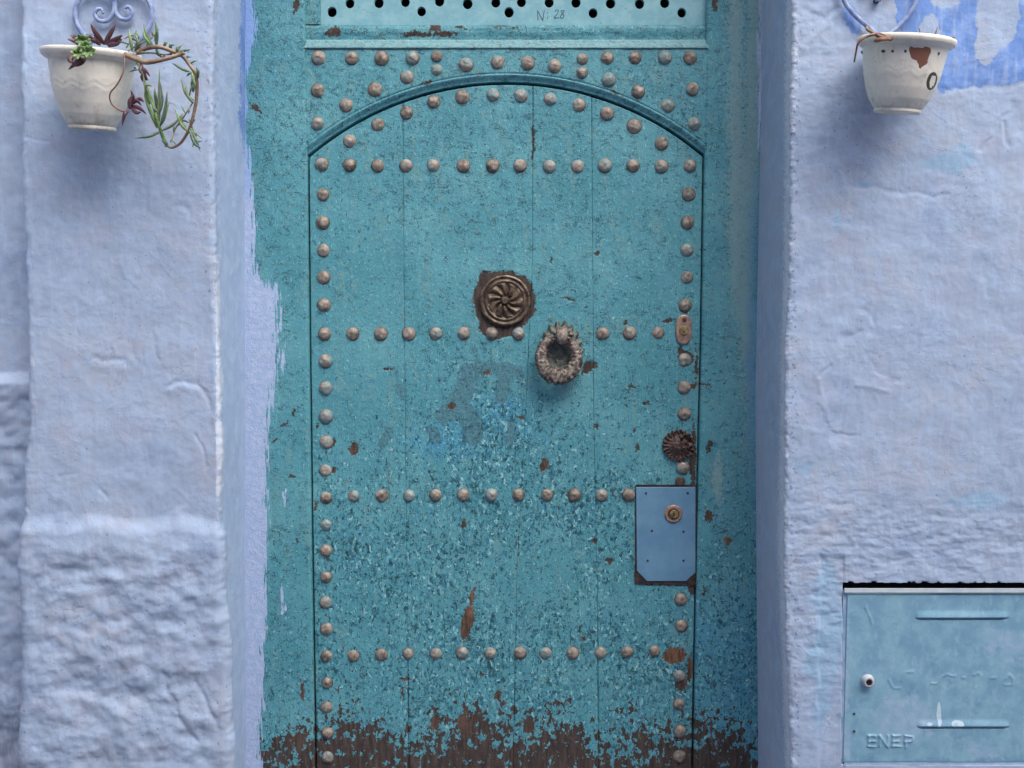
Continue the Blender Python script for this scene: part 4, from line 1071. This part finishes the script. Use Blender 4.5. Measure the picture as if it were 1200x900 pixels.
    add('bottom_lip', py_mesh('bottom_lip', v, f, False), mat_simple('lip_blue', S(130, 160, 190), S(160, 180, 206), 30, 0.5), box)
    v, f = box_vf(float(BOX_L(0.4)) - 0.003, xl - 0.0006, 0.006, 0.03, BOX_B - 0.002, zs_of(694.5, 0.0))
    add('side_lip', py_mesh('side_lip', v, f, False), mat_simple('lip_paint', S(120, 150, 180), S(150, 172, 200), 30, 0.5), box)
    # lock barrel
    c = P(1016.5, 797.5, YB)
    X, H, D, A = lathe_arrays([(1.25, -0.1), (1.3, 0.12), (1.0, 0.25), (1.0, 1.0), (0.92, 1.12), (0.68, 1.14), (0.62, 1.08)], 26)
    R = 0.0125
    lk = add('lock_barrel', grid_mesh('lock_barrel', c.x + X * R, YB - D * R, c.z + H * R), mat_simple('barrel_paint', S(150, 160, 172), S(184, 186, 188), 80, 0.5), box)
    v, f = disc_vf(c.x, c.z, 0.0088, YB - 0.004, YB - 0.0118, 20, 0.0005)
    add('lock_face', py_mesh('lock_face', v, f, False), RUST, lk)
    v, f = disc_vf(c.x, c.z, 0.005, YB - 0.010, YB - 0.0124, 12, 0.0004)
    add('keyhole', py_mesh('keyhole', v, f, False), DARK, lk)
    for a, b in ((1001, 836.5), (1001, 857)):
        q = P(a, b, YB); v, f = disc_vf(q.x, q.z, 0.003, YB + 0.001, YB - 0.0015, 10, 0.0006)
        add('rivet', py_mesh('rivet', v, f, False), RUST, box)
meter_box()

# ------------------------------------------------------------------ hanging pots
def mat_pot(name):
    m = M(name); p = m.pos()
    n = m.noise(p, 16, 6, 0.6)
    c = m.mix(m.step(n, 0.36, 0.68), S(216, 211, 200), S(228, 222, 208))
    c = m.mix(m.math('MULTIPLY', m.step(m.noise(m.mapv(p, (1, 1, 0.3)), 42, 6, 0.65), 0.52, 0.7), 0.35), c, S(176, 166, 154))
    d = m.math('ADD', m.attr('drab'), m.math('MULTIPLY', m.math('SUBTRACT', m.noise(p, 70, 6, 0.7), 0.5), 1.0))
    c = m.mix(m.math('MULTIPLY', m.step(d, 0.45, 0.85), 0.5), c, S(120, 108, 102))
    c = m.mix(m.step(m.math('ADD', m.attr('clay'), m.math('MULTIPLY', m.math('SUBTRACT', m.noise(p, 120, 4, 0.6), 0.5), 0.4)), 0.47, 0.53), c, S(126, 84, 68))
    c = m.mix(m.step(m.attr('black'), 0.45, 0.6), c, S(66, 62, 50))
    sp = m.step(m.noise(p, 160, 2, 0.5), 0.73, 0.75)
    c = m.mix(m.math('MULTIPLY', sp, 0.6), c, S(96, 86, 80))
    return m.finish(c, 0.5, m.noise(p, 90, 5, 0.6), 0.25, 0.0012, spec=0.4)
POT = mat_pot('cream_glazed_pot')

def place(X, Yv, Zv, c, roll, pitch=0.0):
    R = Matrix.Rotation(roll, 3, 'Y') @ Matrix.Rotation(pitch, 3, 'X')
    r = np.array(R)
    P_ = np.stack([X, Yv, Zv], -1) @ r.T
    return P_[..., 0] + c.x, P_[..., 1] + c.y, P_[..., 2] + c.z

def pot(label, soil_label, c, body, rim, foot, roll, pitch, zig, chips, blacks, plain):
    """c: rim centre; body/rim/foot: lathe profiles (r, h)"""
    body, rim, foot, zig = sc_(body), [(r, h * 1.35) for r, h in sc_(rim)], sc_(foot), zig * PK
    root = thing('hanging_pot', label, 'plant pot', c, 'cream pots hung on the wall')
    def finer(pr, n):
        out = []
        for (a, b), (d, e) in zip(pr[:-1], pr[1:]):
            for k in range(n): out.append((a + (d - a) * k / n, b + (e - b) * k / n))
        return out + [pr[-1]]
    def build(name, pr, n, seg=150, emb=False, mat=POT):
        X, Yv, H, A = lathe_arrays(finer(pr, n), seg)
        f = np.ones_like(X)
        if emb:
            tri = np.abs(((A * 11 / math.pi) % 2) - 1) * 2 - 1
            lines = np.exp(-((H - zig - 0.006 * tri) / 0.0022) ** 2) + np.exp(-((H - zig - 0.012 - 0.006 * tri) / 0.0018) ** 2)
            f = 1 + 0.011 * lines + 0.004 * fbm(A * 3, H * 30, 1.0, 2, 320)
            f = f + 0.012 * np.exp(-((H + 0.012) / 0.004) ** 2)
        Xw, Yw, Zw = place(X * f, Yv * f, H, c, roll, pitch)
        px, py = proj(Xw, Yw, Zw)
        wx = px + 2 * fbm(px, py, 7, 2, 330); wy = py + 2 * fbm(px, py, 7, 2, 331)
        front = (Yw < c.y) * 1.0
        clay = np.zeros_like(px) - 1
        for pts in chips: clay = np.maximum(clay, poly_sd(wx, wy, pts) * np.where(front > 0, 1, -1))
        bl = np.full_like(px, -9.0)
        for cx, cy, a, b, r in blacks: bl = np.maximum(bl, ell(px, py, cx, cy, a, b, r) - 0 * px)
        hole = [b for b in blacks if b[2] > 4]
        if hole:
            cx, cy, a, b, r = hole[0]; bl = np.where(ell(px, py, cx + 1.0, cy, a - 3.0, b - 3.6, r) > 0, -9, bl)
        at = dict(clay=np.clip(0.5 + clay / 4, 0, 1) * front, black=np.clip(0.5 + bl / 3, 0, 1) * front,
                  drab=0.40 + 0.35 * sstep(c.z - 0.10, c.z - 0.2, Zw) + 0.2 * fbm(px, py, 20, 3, 333))  # mottled drab tone, stronger towards the foot
        return add(name, grid_mesh(name, Xw, Yw, Zw, at), mat, root)
    build('body', body, 7, 170, True)
    build('rim', rim, 3)
    build('foot_ring', foot, 2)
    sr = rim[-1][0] - 0.002
    Xs, Ys, Hs, As = lathe_arrays([(0.001, -0.010), (sr * 0.3, -0.009), (sr * 0.6, -0.012), (sr * 0.85, -0.013), (sr, -0.016)], 40)
    Hs = Hs + 0.004 * fbm(Xs, Ys, 0.03, 3, 335)
    Xw, Yw, Zw = place(Xs, Ys, Hs, c, roll, pitch)
    add('soil', grid_mesh('soil', Xw, Yw, Zw), SOIL, root)
    return root

PK = 0.925
def sc_(pr, fx=1.0): return [(r * PK * fx, h * PK) for r, h in pr]
LP = P(107, 62, -0.118)
pot('cream pot on the left pier overflowing with purple and green succulents', '', LP,
    [(0.096, -0.004), (0.0955, -0.018), (0.094, -0.04), (0.091, -0.065), (0.086, -0.092), (0.079, -0.118), (0.070, -0.143), (0.058, -0.163), (0.052, -0.170)],
    [(0.095, -0.016), (0.101, -0.014), (0.110, -0.009), (0.1135, -0.003), (0.113, 0.001), (0.106, 0.003), (0.096, 0.002), (0.092, -0.004), (0.091, -0.022)],
    [(0.051, -0.166), (0.0535, -0.169), (0.0555, -0.174), (0.054, -0.178), (0.045, -0.178), (0.001, -0.176)], math.radians(3.0), math.radians(5), -0.085, [], [], 0)
RP = P(1062, 48, -0.118)
pot('chipped cream pot nearly empty of plants on the right wall', '', RP,
    [(0.098, -0.004), (0.0965, -0.02), (0.092, -0.05), (0.087, -0.08), (0.079, -0.11), (0.069, -0.135), (0.058, -0.152), (0.052, -0.158)],
    [(0.097, -0.014), (0.104, -0.011), (0.111, -0.007), (0.113, -0.002), (0.112, 0.002), (0.106, 0.004), (0.098, 0.003), (0.094, -0.004), (0.093, -0.022)],
    [(0.050, -0.154), (0.053, -0.157), (0.0545, -0.162), (0.053, -0.166), (0.045, -0.166), (0.001, -0.164)], math.radians(4.0), math.radians(6), -0.082,
    [[(1066, 56), (1090, 55), (1089, 68), (1084, 76), (1078, 81), (1074, 72), (1068, 68)]], [(1092, 95, 6.0, 11, 16), (1035, 60, 3, 2, 0), (1046, 60, 2, 2, 0), (1061, 60, 2, 2, 0), (1100, 63, 1.5, 2.5, 20)], 1)

# ------------------------------------------------------------------ iron scroll brackets
def bracket(label, c, left):
    yb = -0.014
    root = thing('scroll_bracket', label, 'wall bracket', (c.x, yb, c.z), 'iron scroll brackets holding the pots')
    def scroll(pts, r0, taper, nm='scroll'):
        path = smooth_path([P(a, b, yb) for a, b in pts], 8)
        v, f = tube_vf(path, (lambda t: r0 * (1 - taper * t ** 3)), 12)
        add(nm, py_mesh(nm, v, f), IRON, root)
    if left:
        scroll([(108, 50), (96, 38), (89, 24), (89, 8), (97, -6), (110, -11), (124, -8), (133, 3), (133, 15), (126, 24), (116, 24), (111, 17), (114, 11), (119, 11), (121, 16)], 0.0058, 0.45)
        scroll([(158, 52), (170, 40), (177, 25), (177, 8), (169, -6), (157, -11), (143, -8), (135, 3), (136, 15), (142, 22), (151, 22), (155, 14), (151, 8), (146, 10), (146, 14)], 0.0058, 0.45)
        scroll([(134, 2), (134, -12), (134, -40)], 0.006, 0.1, 'stem')
    else:
        scroll([(1034, 46), (1018, 32), (1000, 16), (989, 0), (986, -18), (996, -34), (1012, -36), (1022, -24), (1018, -12), (1010, -14)], 0.0055, 0.35)
        scroll([(1038, 44), (1056, 28), (1070, 10), (1076, -8), (1074, -26), (1062, -38), (1046, -36), (1038, -24), (1042, -12), (1050, -14)], 0.0055, 0.35)
        scroll([(1028, 2), (1029, -14), (1030, -40)], 0.0055, 0.1, 'stem')
    # hoop below the rim that carries the pot, tied back to the wall
    Rr = 0.0985 * PK
    roll = math.radians(3.0 if left else 4.0)
    path = []
    for k in range(33):
        a = math.pi * (0.14 + 0.72 * k / 32)
        q = Matrix.Rotation(roll, 3, 'Y') @ Vector((Rr * math.cos(a), Rr * math.sin(a), -0.021))
        path.append(c + q)
    v, f = tube_vf(path, 0.0032, 8)
    add('hoop', py_mesh('hoop', v, f), IRON, root)
    v, f = tube_vf(smooth_path([c + Vector((0, Rr, -0.021)), c + Vector((0, Rr + 0.012, -0.02)), Vector((c.x, 0.004, c.z - 0.02))], 5), 0.0045, 8)
    add('wall_stay', py_mesh('wall_stay', v, f), IRON, root)
bracket('blue-grey iron scroll bracket with curled ends above the left pot', LP, True)
bracket('pale iron bracket forming a heart point above the right pot', RP, False)
def nail():
    c = P(1027, 1, 0.0)
    v, f = tube_vf([Vector((c.x, 0.01, c.z)), Vector((c.x, -0.010, c.z)), Vector((c.x, -0.012, c.z))], 0.0065, 12)
    tag(add('wall_nail', py_mesh('wall_nail', v, f), DARK), 'dark nail head in the right wall inside the heart bracket', 'nail')
nail()

# ------------------------------------------------------------------ plants
PURPLE = mat_leaf('purple_leaf', S(52, 26, 38), S(90, 44, 58), S(122, 90, 90))
GREEN = mat_leaf('grey_green_leaf', S(60, 84, 64), S(98, 122, 94), S(130, 142, 106))
FRESH = mat_leaf('fresh_green_leaf', S(96, 126, 74), S(134, 158, 104), S(120, 140, 90))
STEM = mat_leaf('brown_stem', S(112, 88, 72), S(152, 126, 106), S(136, 122, 92))
DRY = mat_leaf('dry_stem', S(90, 58, 46), S(140, 98, 76), S(120, 90, 70))

def leaf(parent, pts, r, mat, flat=(1.0, 0.55), prof=None, name='leaf'):
    path = smooth_path(pts, 5)
    pf = prof or (lambda t: r * (0.30 * (1 - t) + 1.75 * t ** 0.6 * (1 - t) ** 0.85) if t < 0.995 else r * 0.03)
    v, f = tube_vf(path, pf, 10, flat)
    return add(name, py_mesh(name, v, f), mat, parent)

def px3(a, b, y): return P(a, b, y)

def purple_plant():
    base = P(105, 54, -0.13)
    root = thing('purple_succulent', 'dark purple leafy plant growing up from the left pot', 'plant', base)
    specs = [((122, 52), (112, 38), (106, 27), -.15), ((122, 52), (130, 38), (136, 28), -.14), ((124, 52), (136, 46), (144, 41), -.17), ((112, 50), (106, 44), (100, 40), -.17), ((110, 50), (112, 43), (104, 39), -.12),
             ((118, 52), (112, 48), (108, 46), -.18), ((95, 50), (88, 44), (82, 41), -.15), ((94, 52), (88, 48), (79, 46), -.17), ((126, 53), (134, 52), (140, 52), -.19), ((130, 54), (140, 48), (143, 46), -.12)]
    for a, b, c, y in specs:
        leaf(root, [P(*a, y + 0.02), P(*b, y), P(*c, y - 0.008)], 0.0068, PURPLE, (0.25, 1.05))
    # tuft on a hanging thread below the rim
    th = smooth_path([P(146, 62, -.225), P(145, 82, -.238), P(138, 98, -.236), P(129, 110, -.23), P(131, 122, -.222), P(142, 130, -.212), P(150, 130, -.20)], 6)
    v, f = tube_vf(th, 0.0016, 6); add('stem', py_mesh('stem', v, f), DRY, root)
    for a, b, c in (((152, 126), (156, 115), (153, 105)), ((154, 122), (164, 116), (169, 120)), ((154, 124), (164, 127), (172, 134)), ((150, 130), (146, 134), (143, 148)), ((153, 122), (160, 118), (166, 124)), ((154, 126), (160, 132), (166, 131)), ((152, 128), (152, 118), (157, 110))):
        leaf(root, [P(*a, -.205), P(*b, -.212), P(*c, -.215)], 0.0052, PURPLE, (0.5, 1.0))
    for a, b, c in (((98, 66), (90, 73), (80, 82)), ((100, 66), (94, 74), (84, 78)), ((86, 64), (82, 70), (87, 75))):
        leaf(root, [P(*a, -.236), P(*b, -.242), P(*c, -.244)], 0.0065, PURPLE, (0.4, 1.1))
    th = smooth_path([P(164, 72, -.14), P(168, 82, -.15), P(172, 94, -.15)], 5)
    v, f = tube_vf(th, 0.003, 6); add('stem', py_mesh('stem', v, f), PURPLE, root)
    for a, b, c in (((168, 80), (172, 84), (176, 90)), ((170, 86), (166, 90), (168, 97)), ((166, 76), (164, 82), (165, 87))):
        leaf(root, [P(*a, -.15), P(*b, -.155), P(*c, -.155)], 0.0042, PURPLE, (0.5, 1.0))
purple_plant()

def rosette_plant():
    base = P(96, 54, -0.2)
    root = thing('green_rosette_succulent', 'small green rosette succulent spilling over the left pot rim', 'plant', base)
    for cx, cy, y, n, L in ((97, 47, -.215, 9, 10), (92, 62, -.243, 8, 10), (103, 60, -.246, 9, 10), (100, 53, -.236, 7, 8)):
        for k in range(n):
            a = 2 * math.pi * k / n + cx
            dx, dy = math.cos(a) * L, math.sin(a) * L * 0.75
            leaf(root, [P(cx, cy, y), P(cx + dx * 0.6, cy + dy * 0.6, y - 0.010), P(cx + dx, cy + dy, y - 0.012 - 0.004 * (k % 3))], 0.0052, FRESH, (0.45, 1.15))
    v, f = tube_vf(smooth_path([P(97, 48, -.20), P(97, 56, -.228), P(96, 63, -.238)], 5), 0.004, 8)
    add('stem', py_mesh('stem', v, f), FRESH, root)
rosette_plant()

def trailing_plant():
    base = P(140, 58, -0.15)
    root = thing('trailing_succulent', 'trailing succulent with finger leaves curling from the left pot on a brown stem', 'plant', base)
    def stem(pts, r, mat=STEM, ta=0.4):
        v, f = tube_vf(smooth_path(pts, 7), lambda t: r * (1 - ta * t), 9); add('stem', py_mesh('stem', v, f), mat, root)
    y = -.16
    stem([P(143, 62, y), P(158, 69, y - .02), P(172, 73, y - .03), P(190, 70, y - .03), P(208, 65, y - .02), P(216, 62, y - .02)], 0.0058, STEM, 0.3)
    stem([P(160, 62, y), P(170, 57, y), P(186, 55, y - .01), P(202, 60, y), P(214, 66, y), P(222, 76, y), P(230, 90, y), P(230, 118, y + .01), P(224, 145, y + .015), P(220, 155, y + .02), P(212, 167, y + .03), P(202, 173, y + .035), P(196, 171, y + .035)], 0.0050, STEM, 0.45)
    stem([P(196, 172, y + .035), P(190, 158, y + .03), P(184, 140, y + .02), P(178, 118, y + .02), P(170, 98, y + .02)], 0.0042, FRESH, 0.3)
    L = [((155, 60), (153, 47), (151, 34)), ((158, 60), (162, 50), (156, 38)), ((180, 56), (172, 42), (168, 27)), ((183, 56), (184, 38), (181, 22)), ((178, 54), (170, 44), (168, 34)), ((187, 66), (184, 60), (182, 52)), ((200, 59), (200, 53), (205, 53)),
         ((222, 84), (212, 80), (202, 74)), ((224, 100), (226, 92), (224, 82)), ((227, 118), (218, 110), (212, 92)), ((227, 121), (220, 112), (217, 96)), ((226, 108), (228, 98), (226, 92)), ((220, 154), (212, 145), (204, 125)), ((218, 150), (212, 142), (215, 132)),
         ((223, 150), (230, 165), (235, 178)), ((222, 152), (228, 168), (236, 174)), ((184, 150), (172, 118), (170, 100)), ((185, 146), (186, 130), (187, 78)), ((186, 134), (190, 118), (188, 96)), ((188, 148), (194, 125), (196, 106)), ((189, 146), (193, 136), (199, 117)),
         ((188, 154), (174, 160), (157, 162)), ((190, 153), (204, 145), (215, 132)), ((184, 128), (182, 112), (181, 102)), ((176, 122), (172, 108), (168, 96)), ((232, 92), (232, 84), (230, 78)), ((204, 66), (214, 60), (224, 58)), ((196, 170), (192, 166), (190, 163)),
         ((192, 56), (194, 50), (197, 50)), ((215, 66), (208, 58), (208, 54))]
    for k, (a, b, c) in enumerate(L):
        yy = y + (0.02 if a[0] < 200 and a[1] > 90 else 0) + random.uniform(-.008, .008)
        leaf(root, [P(*a, yy), P(*b, yy - 0.006), P(*c, yy - 0.004)], 0.0050 if k not in (17, 16) else 0.006, GREEN if k % 4 else FRESH, (0.8, 0.8))
trailing_plant()

def wisps():
    base = P(160, 58, -0.14)
    root = thing('thin_trailing_shoots', 'thin straggling shoots with tiny leaves tangled around the left pot rim', 'plant', base)
    rg = random.Random(3)
    runs = [[(150, 60), (162, 52), (176, 46), (186, 34)], [(158, 64), (176, 62), (196, 64), (210, 58)], [(156, 68), (166, 84), (172, 104), (182, 132)], [(200, 60), (218, 70), (226, 88), (222, 112)], [(226, 120), (216, 136), (206, 150), (200, 166)], [(148, 56), (156, 44), (160, 36)], [(222, 140), (228, 158), (226, 172)]]
    for pts in runs:
        path = smooth_path([P(a, b, -.15 + rg.uniform(-.015, .02)) for a, b in pts], 6)
        v, f = tube_vf(path, 0.0016, 6); add('stem', py_mesh('stem', v, f), STEM if rg.random() < .6 else FRESH, root)
        for k in range(2, len(path) - 1, 3):
            p = path[k]; a = rg.uniform(0, 6.28); L = rg.uniform(.012, .026)
            d = Vector((math.cos(a) * L, rg.uniform(-.008, .004), math.sin(a) * L))
            leaf(root, [p, p + d * 0.55 + Vector((0, -.002, .001)), p + d], rg.uniform(.0022, .0034), rg.choice([GREEN, GREEN, FRESH, DRY]), (0.7, 0.9))
wisps()

def dry_plant():
    base = P(1058, 46, -0.13)
    root = thing('dry_sprigs', 'withered brown stems and tiny sprouts in the right pot', 'plant', base)
    def stem(pts, r, mat=DRY):
        v, f = tube_vf(smooth_path(pts, 6), lambda t: r * (1 - 0.5 * t), 8); add('stem', py_mesh('stem', v, f), mat, root)
    stem([P(1044, 46, -.2), P(1030, 40, -.215), P(1015, 43, -.22), P(1006, 50, -.22), P(1003, 62, -.215), P(1001, 73, -.21)], 0.0036)
    stem([P(1036, 46, -.2), P(1026, 40, -.2), P(1016, 34, -.19), P(1018, 30, -.18)], 0.005, STEM)
    stem([P(1044, 45, -.22), P(1034, 44, -.235), P(1026, 40, -.23)], 0.006)
    stem([P(1078, 48, -.15), P(1078, 38, -.15), P(1077, 33, -.15)], 0.0018)
    stem([P(1110, 47, -.14), P(1114, 44, -.15), P(1119, 44, -.15)], 0.0026)
    leaf(root, [P(1093, 48, -.16), P(1096, 40, -.165), P(1099, 31, -.165)], 0.0042, DRY)
    for k, (a, b) in enumerate(((1058, 38), (1063, 37), (1066, 41), (1060, 43))):
        leaf(root, [P(1061, 47, -.19), P((1061 + a) / 2, 43, -.195), P(a, b, -.195)], 0.0062, FRESH, (0.6, 1.1))
    # flaked terracotta where the rim lost its glaze
    leaf(root, [P(1024, 48, -.236), P(1034, 46, -.242), P(1046, 46, -.24)], 0.006, DRY, (0.5, 0.9))
dry_plant()
